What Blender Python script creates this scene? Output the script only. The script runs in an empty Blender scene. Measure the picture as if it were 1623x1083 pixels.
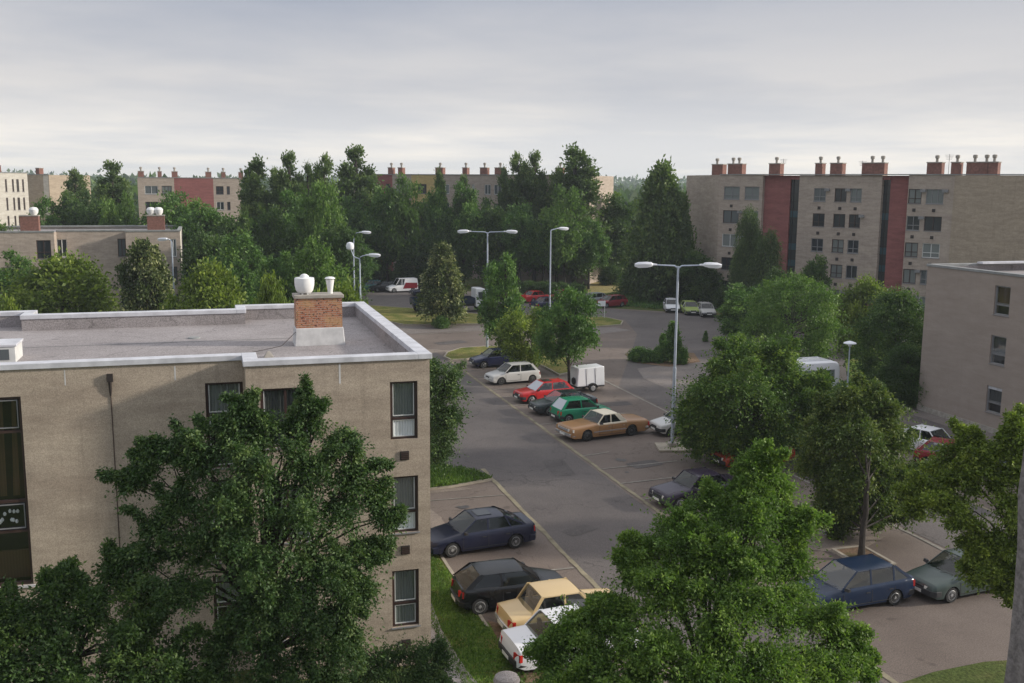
import bpy, math, random
import numpy as np
from mathutils import Vector, Matrix
R = math.radians
scene = bpy.context.scene
col = scene.collection
# ------------------------------------------------------------------ camera model (x = across the lot, y = along the lot)
F = 1585.0; CX = 811.5; CY = 541.5; H = 14.5
PITCH = R(8.98); ROLL = R(0.45); TH = R(16.9)
def ray(px, py):
    a = px - CX; b = -(py - CY)
    c, s = math.cos(ROLL), math.sin(ROLL)
    x = a*c - b*s; y = a*s + b*c
    dx, dy, dz = x, F*math.cos(PITCH) + y*math.sin(PITCH), -F*math.sin(PITCH) + y*math.cos(PITCH)
    return (dx*math.cos(TH) + dy*math.sin(TH), -dx*math.sin(TH) + dy*math.cos(TH), dz)
def G(px, py, z=0.0):
    d = ray(px, py); t = (z - H)/d[2]
    return (d[0]*t, d[1]*t)
def PV(px, py, v):
    d = ray(px, py); t = v/d[1]
    return (d[0]*t, H + d[2]*t)
def PD(px, py, dist):
    d = ray(px, py); t = dist/(d[0]*math.sin(TH) + d[1]*math.cos(TH))
    return (d[0]*t, d[1]*t, H + d[2]*t)

# ------------------------------------------------------------------ materials
def newmat(name):
    m = bpy.data.materials.new(name); m.use_nodes = True
    nt = m.node_tree
    b = nt.nodes['Principled BSDF']
    return m, nt, b
def N(nt, t, **kw):
    n = nt.nodes.new(t)
    for k, v in kw.items():
        if k in n.inputs.keys(): n.inputs[k].default_value = v
        else: setattr(n, k, v)
    return n
def c4(c): return (c[0], c[1], c[2], 1)
def ramp(nt, fac, stops):
    r = nt.nodes.new('ShaderNodeValToRGB')
    el = r.color_ramp.elements
    while len(el) < len(stops): el.new(0.5)
    for e, (p, c) in zip(el, stops):
        e.position = p; e.color = c4(c) if len(c) == 3 else c
    nt.links.new(fac, r.inputs[0])
    return r.outputs[0]
def mixc(nt, fac, a, b, mode='MIX'):
    m = nt.nodes.new('ShaderNodeMix'); m.data_type = 'RGBA'; m.blend_type = mode
    def put(sock, v):
        if isinstance(v, (tuple, list)): sock.default_value = c4(v)
        elif isinstance(v, (int, float)): sock.default_value = v
        else: nt.links.new(v, sock)
    put(m.inputs[0], fac); put(m.inputs[6], a); put(m.inputs[7], b)
    return m.outputs[2]
def coords(nt, scale=(1,1,1), rot=(0,0,0)):
    tc = nt.nodes.new('ShaderNodeTexCoord'); mp = nt.nodes.new('ShaderNodeMapping')
    mp.inputs['Scale'].default_value = scale; mp.inputs['Rotation'].default_value = rot
    nt.links.new(tc.outputs['Object'], mp.inputs[0])
    return mp.outputs[0]
def noise(nt, vec, scale, detail=4, rough=0.6):
    n = N(nt, 'ShaderNodeTexNoise'); n.inputs['Scale'].default_value = scale
    n.inputs['Detail'].default_value = detail; n.inputs['Roughness'].default_value = rough
    nt.links.new(vec, n.inputs['Vector'])
    return n.outputs['Fac']
def bump(nt, b, h, strength=0.3, dist=0.02):
    n = N(nt, 'ShaderNodeBump'); n.inputs['Strength'].default_value = strength; n.inputs['Distance'].default_value = dist
    nt.links.new(h, n.inputs['Height']); nt.links.new(n.outputs[0], b.inputs['Normal'])
def plain(name, c, rough=0.6, metal=0.0, var=0.15, spec=0.5, coat=0.0, scale=3.0):
    m, nt, b = newmat(name)
    if var:
        v = coords(nt)
        f = noise(nt, v, scale, 5)
        nt.links.new(ramp(nt, f, [(0.3, [x*(1-var) for x in c]), (0.7, [min(1, x*(1+var)) for x in c])]), b.inputs['Base Color'])
    else: b.inputs['Base Color'].default_value = c4(c)
    b.inputs['Roughness'].default_value = rough; b.inputs['Metallic'].default_value = metal
    b.inputs['Specular IOR Level'].default_value = spec
    if coat: b.inputs['Coat Weight'].default_value = coat; b.inputs['Coat Roughness'].default_value = 0.08
    return m
def render_wall(name, c, c2, streak=(0.45, 0.45, 2.2), grain=38, stain=0.5, gf=0.35, cl=0.7):
    """rough sprayed plaster: fine grain, soft patches, horizontal tide marks, run-off streaks"""
    m, nt, b = newmat(name)
    v = coords(nt)
    big = noise(nt, coords(nt, streak), 0.7, 6, 0.62)
    base = ramp(nt, big, [(0.3, c2), (0.5, [(a+d)/2 for a, d in zip(c, c2)]), (0.72, c)])
    run = noise(nt, coords(nt, (5, 5, 0.25)), 1.0, 4, 0.6)
    base = mixc(nt, ramp(nt, run, [(0.55, (0,0,0)), (0.8, (stain,)*3)]), base, [x*0.62 for x in c2])
    fine = noise(nt, v, grain, 2, 0.7)
    base = mixc(nt, gf, base, ramp(nt, fine, [(0.3, (0.25,)*3), (0.7, (0.85,)*3)]), 'OVERLAY')
    cloud = noise(nt, coords(nt, (0.8, 0.8, 3.0)), 1.3, 7, 0.7)
    base = mixc(nt, cl, base, ramp(nt, cloud, [(0.3, (0.36,)*3), (0.7, (0.64,)*3)]), 'OVERLAY')
    nt.links.new(base, b.inputs['Base Color'])
    b.inputs['Roughness'].default_value = 0.95; b.inputs['Specular IOR Level'].default_value = 0.15
    bump(nt, b, fine, 0.35, 0.01)
    return m
def brick(name, c1, c2, mortar, scale=1.0):
    m, nt, b = newmat(name)
    tc = nt.nodes.new('ShaderNodeTexCoord'); sp = nt.nodes.new('ShaderNodeSeparateXYZ'); cb = nt.nodes.new('ShaderNodeCombineXYZ')
    ad = nt.nodes.new('ShaderNodeMath')
    nt.links.new(tc.outputs['Object'], sp.inputs[0]); nt.links.new(sp.outputs[0], ad.inputs[0]); nt.links.new(sp.outputs[1], ad.inputs[1])
    nt.links.new(ad.outputs[0], cb.inputs[0]); nt.links.new(sp.outputs[2], cb.inputs[1])
    br = nt.nodes.new('ShaderNodeTexBrick')
    br.inputs['Color1'].default_value = c4(c1); br.inputs['Color2'].default_value = c4(c2); br.inputs['Mortar'].default_value = c4(mortar)
    br.inputs['Scale'].default_value = scale; br.inputs['Brick Width'].default_value = 0.26; br.inputs['Row Height'].default_value = 0.075
    br.inputs['Mortar Size'].default_value = 0.008; br.inputs['Bias'].default_value = -0.1
    nt.links.new(cb.outputs[0], br.inputs['Vector'])
    n1 = noise(nt, coords(nt, (1, 1, 1.6)), 11, 1)
    n2 = noise(nt, coords(nt), 1.6, 3)
    base = mixc(nt, ramp(nt, n1, [(0.585, (0,0,0)), (0.61, (0.9,)*3)]), br.outputs[0], (0.035, 0.022, 0.02))
    base = mixc(nt, ramp(nt, n2, [(0.45, (0,0,0)), (0.62, (0.6,)*3)]), base, (0.48, 0.30, 0.14))
    nt.links.new(base, b.inputs['Base Color']); b.inputs['Roughness'].default_value = 0.9
    bump(nt, b, br.outputs['Fac'], -0.4, 0.01)
    return m
def asphalt(name, c, c2, patch=0.12):
    m, nt, b = newmat(name)
    v = coords(nt)
    big = noise(nt, v, patch, 6, 0.65)
    mid = noise(nt, v, 1.1, 6, 0.7)
    fine = noise(nt, v, 22, 3, 0.8)
    base = ramp(nt, big, [(0.35, c), (0.65, c2)])
    base = mixc(nt, ramp(nt, mid, [(0.55, (0,0,0)), (0.78, (0.5,)*3)]), base, [x*0.6 for x in c])
    base = mixc(nt, 0.75, base, ramp(nt, fine, [(0.3, (0.22,)*3), (0.72, (0.85,)*3)]), 'OVERLAY')
    vo = N(nt, 'ShaderNodeTexVoronoi'); vo.feature = 'DISTANCE_TO_EDGE'; vo.inputs['Scale'].default_value = 0.16
    wv = N(nt, 'ShaderNodeTexNoise'); wv.inputs['Scale'].default_value = 0.6; wv.inputs['Detail'].default_value = 5
    nt.links.new(v, wv.inputs['Vector'])
    vm = N(nt, 'ShaderNodeVectorMath'); vm.operation = 'MULTIPLY_ADD'
    nt.links.new(wv.outputs['Color'], vm.inputs[0]); vm.inputs[1].default_value = (3,3,3); nt.links.new(v, vm.inputs[2])
    nt.links.new(vm.outputs[0], vo.inputs['Vector'])
    base = mixc(nt, ramp(nt, vo.outputs['Distance'], [(0.0, (0.55,)*3), (0.006, (0,0,0))]), base, [x*0.4 for x in c])
    spot = noise(nt, v, 0.9, 2, 0.5)
    base = mixc(nt, ramp(nt, spot, [(0.70, (0,0,0)), (0.74, (0.55,)*3)]), base, [x*0.55 for x in c])
    nt.links.new(base, b.inputs['Base Color']); b.inputs['Roughness'].default_value = 0.85
    b.inputs['Specular IOR Level'].default_value = 0.3
    bump(nt, b, fine, 0.4, 0.01)
    return m
def grassmat(name, c, c2, c3, s1=0.35):
    m, nt, b = newmat(name)
    v = coords(nt)
    a = noise(nt, v, s1, 6, 0.7); f = noise(nt, v, 9, 4, 0.8)
    base = ramp(nt, a, [(0.35, c), (0.5, c2), (0.68, c3)])
    base = mixc(nt, 0.8, base, ramp(nt, f, [(0.3, (0.15,)*3), (0.7, (0.9,)*3)]), 'OVERLAY')
    nt.links.new(base, b.inputs['Base Color']); b.inputs['Roughness'].default_value = 1.0
    b.inputs['Specular IOR Level'].default_value = 0.1
    bump(nt, b, f, 0.8, 0.08)
    return m
def leafmat(name, c, c2, trans=0.35):
    """leaves: colour differs leaf by leaf and shoot by shoot (attribute 'tint')"""
    m = bpy.data.materials.new(name); m.use_nodes = True; nt = m.node_tree; nt.nodes.clear()
    out = N(nt, 'ShaderNodeOutputMaterial'); at = N(nt, 'ShaderNodeAttribute'); at.attribute_name = 'tint'
    cc = ramp(nt, at.outputs['Fac'], [(0.0, [x*0.6 for x in c]), (0.5, c), (1.0, c2)])
    d = N(nt, 'ShaderNodeBsdfPrincipled'); d.inputs['Roughness'].default_value = 0.55
    d.inputs['Specular IOR Level'].default_value = 0.35
    t = N(nt, 'ShaderNodeBsdfTranslucent'); mx = N(nt, 'ShaderNodeMixShader'); mx.inputs[0].default_value = trans
    nt.links.new(cc, d.inputs['Base Color'])
    tcx = mixc(nt, 1.0, cc, (1.0, 1.15, 0.6), 'MULTIPLY')
    nt.links.new(tcx, t.inputs['Color'])
    nt.links.new(d.outputs[0], mx.inputs[1]); nt.links.new(t.outputs[0], mx.inputs[2]); nt.links.new(mx.outputs[0], out.inputs[0])
    return m
def paint(name, c, rough=0.22, dust=0.03):
    m, nt, b = newmat(name)
    v = coords(nt)
    f = noise(nt, v, 2.2, 5)
    nt.links.new(mixc(nt, ramp(nt, f, [(0.35, (0,0,0)), (0.75, (dust,)*3)]), c, (0.30, 0.27, 0.23)), b.inputs['Base Color'])
    b.inputs['Roughness'].default_value = rough; b.inputs['Specular IOR Level'].default_value = 0.42
    return m
def glassmat(name, tint=(0.02, 0.025, 0.03), rough=0.06):
    m, nt, b = newmat(name)
    b.inputs['Base Color'].default_value = c4(tint); b.inputs['Roughness'].default_value = rough
    b.inputs['Specular IOR Level'].default_value = 0.35
    return m
def clearpane(name):
    m = bpy.data.materials.new(name); m.use_nodes = True; nt = m.node_tree; nt.nodes.clear()
    out = N(nt, 'ShaderNodeOutputMaterial'); g = N(nt, 'ShaderNodeBsdfGlossy'); g.inputs['Roughness'].default_value = 0.03
    t = N(nt, 'ShaderNodeBsdfTransparent'); t.inputs['Color'].default_value = (0.93, 0.95, 0.95, 1)
    mx = N(nt, 'ShaderNodeMixShader'); mx.inputs[0].default_value = 0.10
    nt.links.new(t.outputs[0], mx.inputs[1]); nt.links.new(g.outputs[0], mx.inputs[2])
    nt.links.new(mx.outputs[0], out.inputs[0])
    return m
def curtainmat(name, c):
    m, nt, b = newmat(name)
    w = N(nt, 'ShaderNodeTexWave'); w.inputs['Scale'].default_value = 4.0; w.inputs['Distortion'].default_value = 1.5
    nt.links.new(coords(nt), w.inputs['Vector'])
    nt.links.new(ramp(nt, w.outputs['Fac'], [(0, [x*0.8 for x in c]), (1, c)]), b.inputs['Base Color'])
    b.inputs['Roughness'].default_value = 1
    return m

M = {}
M['wall'] = render_wall('near_render', (0.43, 0.36, 0.285), (0.32, 0.26, 0.205), gf=0.45, cl=0.5)
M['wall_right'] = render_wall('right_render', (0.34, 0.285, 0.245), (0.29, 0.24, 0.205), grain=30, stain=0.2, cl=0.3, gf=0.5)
M['wall_far'] = render_wall('far_render', (0.43, 0.36, 0.30), (0.34, 0.28, 0.235), grain=6, stain=0.3, gf=0.12)
M['wall_tan'] = render_wall('tan_render', (0.41, 0.335, 0.255), (0.32, 0.26, 0.20), grain=9, stain=0.5, gf=0.18)
M['wall_white'] = render_wall('pale_render', (0.62, 0.58, 0.51), (0.50, 0.46, 0.41), grain=6, stain=0.25, gf=0.12)
M['wall_red'] = render_wall('red_render', (0.29, 0.115, 0.105), (0.22, 0.085, 0.08), grain=8, stain=0.25, gf=0.12)
M['wall_yellow'] = render_wall('yellow_render', (0.55, 0.42, 0.18), (0.45, 0.34, 0.16), grain=6, stain=0.25, gf=0.12)
M['brick'] = brick('chimney_brick', (0.34, 0.12, 0.065), (0.44, 0.20, 0.11), (0.36, 0.30, 0.24))
M['brick_far'] = plain('far_brick', (0.20, 0.095, 0.072), 0.9, var=0.35, scale=5)
M['coping'] = plain('coping_metal', (0.56, 0.56, 0.59), 0.5, var=0.2, scale=2.0)
M['felt'] = asphalt('roof_felt', (0.25, 0.225, 0.22), (0.33, 0.30, 0.295), 0.35)
M['felt_band'] = plain('felt_seam', (0.25, 0.255, 0.25), 0.9, var=0.2, scale=2)
M['plinth'] = plain('plinth_plaster', (0.55, 0.54, 0.53), 0.9, var=0.15)
M['concrete'] = plain('concrete', (0.34, 0.31, 0.27), 0.95, var=0.25, scale=4)
M['kerb'] = plain('kerb_concrete', (0.33, 0.29, 0.23), 0.95, var=0.25, scale=2)
M['strip'] = plain('mossy_strip', (0.225, 0.195, 0.13), 0.95, var=0.35, scale=1.5)
M['line'] = plain('worn_paint', (0.23, 0.21, 0.18), 0.8, var=0.35, scale=3)
M['paving'] = asphalt('paving', (0.16, 0.135, 0.12), (0.20, 0.175, 0.16), 0.3)
M['path'] = asphalt('path_concrete', (0.30, 0.265, 0.25), (0.36, 0.32, 0.30), 0.4)
M['asphalt'] = asphalt('asphalt_bays', (0.125, 0.098, 0.082), (0.18, 0.145, 0.122))
M['lane'] = asphalt('asphalt_lane', (0.092, 0.080, 0.077), (0.135, 0.118, 0.110))
M['ground'] = grassmat('ground_grass', (0.05, 0.08, 0.02), (0.08, 0.10, 0.03), (0.16, 0.13, 0.06), 0.12)
M['island'] = grassmat('island_grass', (0.09, 0.12, 0.025), (0.17, 0.17, 0.05), (0.30, 0.24, 0.09), 0.5)
M['lush'] = grassmat('lush_grass', (0.08, 0.14, 0.02), (0.11, 0.17, 0.03), (0.20, 0.13, 0.06), 0.7)
M['dry'] = grassmat('dry_grass', (0.34, 0.27, 0.12), (0.30, 0.25, 0.11), (0.18, 0.17, 0.06), 0.2)
M['soil'] = grassmat('soil', (0.22, 0.15, 0.10), (0.18, 0.12, 0.08), (0.10, 0.10, 0.04), 0.8)
M['brown_frame'] = plain('brown_frame', (0.045, 0.024, 0.02), 0.45, var=0.2)
M['white_frame'] = plain('white_frame', (0.62, 0.62, 0.60), 0.5, var=0.1)
M['grey_frame'] = plain('grey_frame', (0.22, 0.22, 0.225), 0.5, var=0.1)
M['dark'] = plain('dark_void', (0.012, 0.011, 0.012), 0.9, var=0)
M['pane'] = clearpane('window_pane')
M['far_pane'] = glassmat('far_pane', (0.035, 0.04, 0.045), 0.12)
M['far_pane_curtain'] = curtainmat('far_curtain_pane', (0.20, 0.22, 0.21))
M['far_pane_mid'] = glassmat('far_pane_mid', (0.10, 0.115, 0.12), 0.2)
M['far_pane_teal'] = glassmat('far_pane_teal', (0.03, 0.07, 0.09), 0.2)
M['curtain'] = curtainmat('curtain_grey', (0.20, 0.22, 0.205))
M['curtain_dark'] = curtainmat('curtain_dark', (0.07, 0.075, 0.075))
M['curtain_white'] = curtainmat('curtain_white', (0.9, 0.9, 0.92))
M['curtain_brown'] = curtainmat('curtain_brown', (0.085, 0.05, 0.028))
M['vent'] = plain('vent_metal', (0.03, 0.022, 0.02), 0.6, var=0.2)
M['urn'] = plain('white_urn', (0.78, 0.77, 0.76), 0.7, var=0.08)
M['lamp_metal'] = plain('galvanised', (0.45, 0.50, 0.58), 0.45, metal=0.3, var=0.12)
M['lamp_head'] = plain('lamp_head', (0.80, 0.81, 0.84), 0.4, var=0.06)
M['lamp_old'] = plain('old_lamp', (0.42, 0.40, 0.30), 0.6, var=0.2)
M['bark'] = plain('bark', (0.035, 0.028, 0.022), 0.95, var=0.4, scale=8)
M['bark_grey'] = plain('bark_grey', (0.11, 0.09, 0.07), 0.95, var=0.4, scale=8)
M['tyre'] = plain('tyre', (0.018, 0.018, 0.018), 0.85, var=0.1)
M['rim'] = plain('rim', (0.42, 0.42, 0.42), 0.4, metal=0.5, var=0.1)
M['rim_dark'] = plain('rim_dark', (0.12, 0.12, 0.12), 0.5, metal=0.4, var=0.1)
M['chrome'] = plain('chrome', (0.65, 0.65, 0.66), 0.22, metal=0.8, var=0.05)
M['plastic'] = plain('black_plastic', (0.025, 0.025, 0.027), 0.6, var=0.1)
M['headlight'] = plain('headlight', (0.68, 0.66, 0.60), 0.15, var=0.05)
M['taillight'] = plain('taillight', (0.45, 0.02, 0.015), 0.25, var=0.05)
M['amber'] = plain('amber', (0.6, 0.22, 0.03), 0.3, var=0.05)
M['plate'] = plain('number_plate', (0.75, 0.74, 0.70), 0.5, var=0.05)
def cglass(name, tint, gl=0.10):
    m = bpy.data.materials.new(name); m.use_nodes = True; nt = m.node_tree; nt.nodes.clear()
    out = N(nt, 'ShaderNodeOutputMaterial'); g = N(nt, 'ShaderNodeBsdfGlossy'); g.inputs['Roughness'].default_value = 0.03
    t = N(nt, 'ShaderNodeBsdfTransparent'); t.inputs['Color'].default_value = c4(tint); mx = N(nt, 'ShaderNodeMixShader')
    lw = N(nt, 'ShaderNodeLayerWeight'); lw.inputs['Blend'].default_value = 0.25
    mr = N(nt, 'ShaderNodeMapRange'); mr.inputs['To Min'].default_value = gl*0.5; mr.inputs['To Max'].default_value = 0.8
    nt.links.new(lw.outputs['Fresnel'], mr.inputs['Value']); nt.links.new(mr.outputs[0], mx.inputs[0])
    nt.links.new(t.outputs[0], mx.inputs[1]); nt.links.new(g.outputs[0], mx.inputs[2]); nt.links.new(mx.outputs[0], out.inputs[0])
    return m
M['car_glass'] = cglass('car_glass', (0.50, 0.55, 0.54))
M['seat'] = plain('seat_cloth', (0.11, 0.11, 0.12), 0.95, var=0.3)
M['car_glass_light'] = glassmat('car_glass_light', (0.50, 0.52, 0.55), 0.12)  # opaque pale tint paints in the bright reflection of sun-shade screens
M['car_glass_mid'] = cglass('car_glass_mid', (0.75, 0.78, 0.76), 0.2)
M['rough_wall'] = render_wall('rough_wall', (0.26, 0.235, 0.24), (0.19, 0.17, 0.17), streak=(.6,.6,.6), grain=45, stain=0.1, cl=0.0, gf=0.6)

# ------------------------------------------------------------------ object helpers
def tag(o, label=None, cat=None, group=None, kind=None):
    if label: o['label'] = label
    if cat: o['category'] = cat
    if group: o['group'] = group
    if kind: o['kind'] = kind
    return o
def empty(name, loc=(0,0,0), rz=0.0):
    o = bpy.data.objects.new(name, None); col.objects.link(o)
    o.location = loc; o.rotation_euler = (0, 0, rz); o.empty_display_size = 0.3
    return o
class MB:
    def __init__(s): s.v = []; s.f = []; s.m = []; s.mats = []
    def mi(s, mat):
        if mat is None: return 0
        if mat not in s.mats: s.mats.append(mat)
        return s.mats.index(mat)
    def face(s, pts, mat=None):
        i = len(s.v); s.v += [tuple(p) for p in pts]; s.f.append(tuple(range(i, i+len(pts)))); s.m.append(s.mi(mat)); return s
    def box(s, a, b, mat=None):
        x0, y0, z0 = a; x1, y1, z1 = b; i = len(s.v); k = s.mi(mat)
        s.v += [(x0,y0,z0),(x1,y0,z0),(x1,y1,z0),(x0,y1,z0),(x0,y0,z1),(x1,y0,z1),(x1,y1,z1),(x0,y1,z1)]
        for q in ((0,3,2,1),(4,5,6,7),(0,1,5,4),(1,2,6,5),(2,3,7,6),(3,0,4,7)):
            s.f.append(tuple(i+j for j in q)); s.m.append(k)
        return s
    def hexa(s, P, mat=None):
        i = len(s.v); k = s.mi(mat); s.v += [tuple(p) for p in P]
        for q in ((0,3,2,1),(4,5,6,7),(0,1,5,4),(1,2,6,5),(2,3,7,6),(3,0,4,7)):
            s.f.append(tuple(i+j for j in q)); s.m.append(k)
        return s
    def prism(s, poly, z0, z1, mat=None):
        i = len(s.v); n = len(poly); k = s.mi(mat)
        s.v += [(x, y, z0) for x, y in poly] + [(x, y, z1) for x, y in poly]
        s.f.append(tuple(i+j for j in range(n))[::-1]); s.f.append(tuple(i+n+j for j in range(n))); s.m += [k, k]
        for j in range(n):
            s.f.append((i+j, i+(j+1)%n, i+n+(j+1)%n, i+n+j)); s.m.append(k)
        return s
    def tube(s, pts, radii, n=8, mat=None, cap=True):
        k = s.mi(mat); rings = []
        P = [Vector(p) for p in pts]
        for j, p in enumerate(P):
            d = (P[min(j+1, len(P)-1)] - P[max(j-1, 0)])
            if d.length < 1e-9: d = Vector((0,0,1))
            d.normalize()
            a = d.cross(Vector((0,0,1))) if abs(d.z) < 0.95 else d.cross(Vector((1,0,0)))
            a.normalize(); b = d.cross(a); r = radii[j] if hasattr(radii, '__len__') else radii
            i = len(s.v); rings.append(i)
            for q in range(n):
                t = 2*math.pi*q/n; s.v.append(tuple(p + a*math.cos(t)*r + b*math.sin(t)*r))
        for A, B in zip(rings, rings[1:]):
            for q in range(n):
                s.f.append((A+q, A+(q+1)%n, B+(q+1)%n, B+q)); s.m.append(k)
        if cap:
            s.f.append(tuple(rings[0]+q for q in range(n))[::-1]); s.f.append(tuple(rings[-1]+q for q in range(n))); s.m += [k, k]
        return s
    def lathe(s, prof, c=(0,0,0), n=20, mat=None, axis='z'):
        k = s.mi(mat); i0 = len(s.v)
        for r, h in prof:
            for q in range(n):
                t = 2*math.pi*q/n; a, b = r*math.cos(t), r*math.sin(t)
                s.v.append((c[0]+a, c[1]+b, c[2]+h) if axis == 'z' else (c[0]+a, c[1]+h, c[2]+b))
        for j in range(len(prof)-1):
            for q in range(n):
                A = i0+j*n; B = A+n
                s.f.append((A+q, A+(q+1)%n, B+(q+1)%n, B+q)); s.m.append(k)
        s.f.append(tuple(i0+q for q in range(n))[::-1]); s.f.append(tuple(i0+(len(prof)-1)*n+q for q in range(n))); s.m += [k, k]
        return s
    def build(s, name, mat=None, parent=None, smooth=False, bevel=0.0, loc=None, angle=35):
        me = bpy.data.meshes.new(name); me.from_pydata(s.v, [], s.f)
        mats = s.mats if s.mats else []
        if mat is not None and not mats: mats = [mat]
        for m in mats: me.materials.append(m)
        if s.mats: me.polygons.foreach_set('material_index', s.m)
        me.update()
        if smooth:
            import bmesh
            bm = bmesh.new(); bm.from_mesh(me); bmesh.ops.remove_doubles(bm, verts=bm.verts, dist=1e-5)
            bmesh.ops.recalc_face_normals(bm, faces=bm.faces); bm.to_mesh(me); bm.free()
            me.polygons.foreach_set('use_smooth', [True]*len(me.polygons)); me.set_sharp_from_angle(angle=R(angle))
        o = bpy.data.objects.new(name, me); col.objects.link(o)
        if parent: o.parent = parent
        if loc: o.location = loc
        if bevel:
            b = o.modifiers.new('bevel', 'BEVEL'); b.width = bevel; b.segments = 2; b.limit_method = 'ANGLE'
        return o
def copy_tree(o, parent=None):
    c = o.copy(); col.objects.link(c)
    if parent: c.parent = parent
    for ch in [x for x in list(o.children)]: copy_tree(ch, c)
    return c

# ------------------------------------------------------------------ foliage
def leaf_mesh(name, P, D, tint, L, Wd, rng, mats):
    """P positions, D unit directions the leaves point along; each leaf a slightly folded diamond"""
    n = len(P)
    r = rng.normal(size=(n, 3)); r[:, 2] += 0.9
    side = np.cross(D, r); side /= (np.linalg.norm(side, axis=1, keepdims=True) + 1e-9)
    up = np.cross(side, D)
    l = (L*(0.7 + 0.6*rng.random(n)))[:, None]; w = l*Wd
    a = P; b = P + D*l*0.45 + side*w*0.5 + up*l*0.06; c = P + D*l; d = P + D*l*0.45 - side*w*0.5 + up*l*0.06
    V = np.stack([a, b, c, d], 1).reshape(-1, 3).astype(np.float32)
    me = bpy.data.meshes.new(name)
    me.vertices.add(4*n); me.vertices.foreach_set('co', V.ravel())
    me.loops.add(4*n); me.loops.foreach_set('vertex_index', np.arange(4*n, dtype=np.int32))
    me.polygons.add(n); me.polygons.foreach_set('loop_start', np.arange(0, 4*n, 4, dtype=np.int32))
    me.update(calc_edges=True)
    at = me.attributes.new('tint', 'FLOAT', 'POINT'); at.data.foreach_set('value', np.repeat(np.clip(tint, 0, 1), 4).astype(np.float32))
    for m in mats: me.materials.append(m)
    return me
def shoots(rng, C, rad, nsh, nlf, L, axis, up=0.35, droop=0.25, out=0.7, squash=0.8, spray=0.05):
    """leaves along short shoots that fan out of every clump centre"""
    Ps, Ds, Ts = [], [], []
    for c, r in zip(C, rad):
        o = np.array([c[0]-axis[0], c[1]-axis[1], 0.0]); o /= (np.linalg.norm(o)+1e-6)
        d = rng.normal(size=(nsh, 3)); d /= np.linalg.norm(d, axis=1, keepdims=True)
        d = d + o*out*rng.random((nsh, 1)); d[:, 2] += up*rng.random(nsh)
        d /= np.linalg.norm(d, axis=1, keepdims=True); d[:, 2] *= squash
        ln = r*(0.55 + 0.6*rng.random(nsh))
        ln = ln*np.where(rng.random(nsh) < spray, 1.3+spray*5*rng.random(nsh), 1.0)
        s = rng.random((nsh, nlf))**0.75
        p = c + d[:, None, :]*(ln[:, None]*s)[:, :, None]
        p[:, :, 2] -= droop*ln[:, None]*s**2
        p += rng.normal(size=p.shape)*L*0.6
        dd = d[:, None, :] + rng.normal(size=p.shape)*0.75; dd[:, :, 2] -= droop*0.8
        dd /= np.linalg.norm(dd, axis=2, keepdims=True)
        ct = rng.normal()*0.12
        t = 0.45 + ct*1.3 + rng.normal(size=(nsh, 1))*0.13 + rng.normal(size=(nsh, nlf))*0.12 + (s-0.5)*0.25
        Ps.append(p.reshape(-1, 3)); Ds.append(dd.reshape(-1, 3)); Ts.append(t.ravel())
    return np.concatenate(Ps), np.concatenate(Ds), np.concatenate(Ts)
def limbs(mb, rng, C, base, fork, r0, sel=1.0):
    """trunk plus tapered, bent limbs that reach the clumps"""
    b = np.array(base, float); f = np.array(fork, float)
    top = f
    n = 5
    pts = [b + (f-b)*k/n + (rng.normal(size=3)*[0.03, 0.03, 0])*(k > 0)*np.linalg.norm(f-b)*0.3 for k in range(n+1)]
    rr = [r0*1.35] + [r0*(1 - 0.3*k/n) for k in range(1, n+1)]
    mb.tube([tuple(p) for p in pts], rr, 9)
    for c in C:
        if rng.random() > sel: continue
        s = pts[-1] if c[2] > f[2] else pts[max(2, min(n, int(n*(c[2]-b[2])/(f[2]-b[2]+1e-6)*0.9)))]
        mid = (s*0.5 + c*0.5) + np.array([0, 0, 0.12*np.linalg.norm(c-s)])*(1 if c[2] > s[2] else 0.6) + rng.normal(size=3)*0.06*np.linalg.norm(c-s)
        q1 = s*0.7 + mid*0.3 ; q2 = mid*0.55 + c*0.45 + rng.normal(size=3)*0.03*np.linalg.norm(c-s)
        r1 = min(r0*0.36, 0.035+0.012*np.linalg.norm(c-s))
        mb.tube([tuple(s), tuple(q1), tuple(mid), tuple(q2), tuple(c)], [r1, r1*0.8, r1*0.55, r1*0.35, r1*0.12], 5)
def crown_points(rng, n, h0, h1, Rm, prof, inner=0.45):
    C = []
    for k in range(n):
        t = (k + rng.random())/n
        rr = Rm*prof(t)*(inner + (1-inner)*rng.random()**0.5)
        a = k*2.39996 + rng.normal()*0.5
        C.append((rr*math.cos(a), rr*math.sin(a), h0 + (h1-h0)*t))
    return np.array(C)
PROF = {
 'round': lambda t: math.sqrt(max(0.03, 1-(2*t-0.85)**2*0.95)),
 'poplar': lambda t: (0.55+0.9*t if t < 0.35 else 0.865*(1-((t-0.35)/0.65)**1.9)+0.12),
 'cone': lambda t: max(0.08, (1-t)**0.75)*(0.8+0.2*min(1, t*6)),
 'oval': lambda t: max(0.12, math.sin(math.pi*min(1, max(0, 0.12+0.82*t)))**0.6),
 'vase': lambda t: 0.45+0.6*math.sin(math.pi*min(1, 0.1+0.72*t)),
 'weep': lambda t: max(0.15, math.sin(math.pi*(0.2+0.72*t))**0.5),
}
_proto = {}
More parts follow.
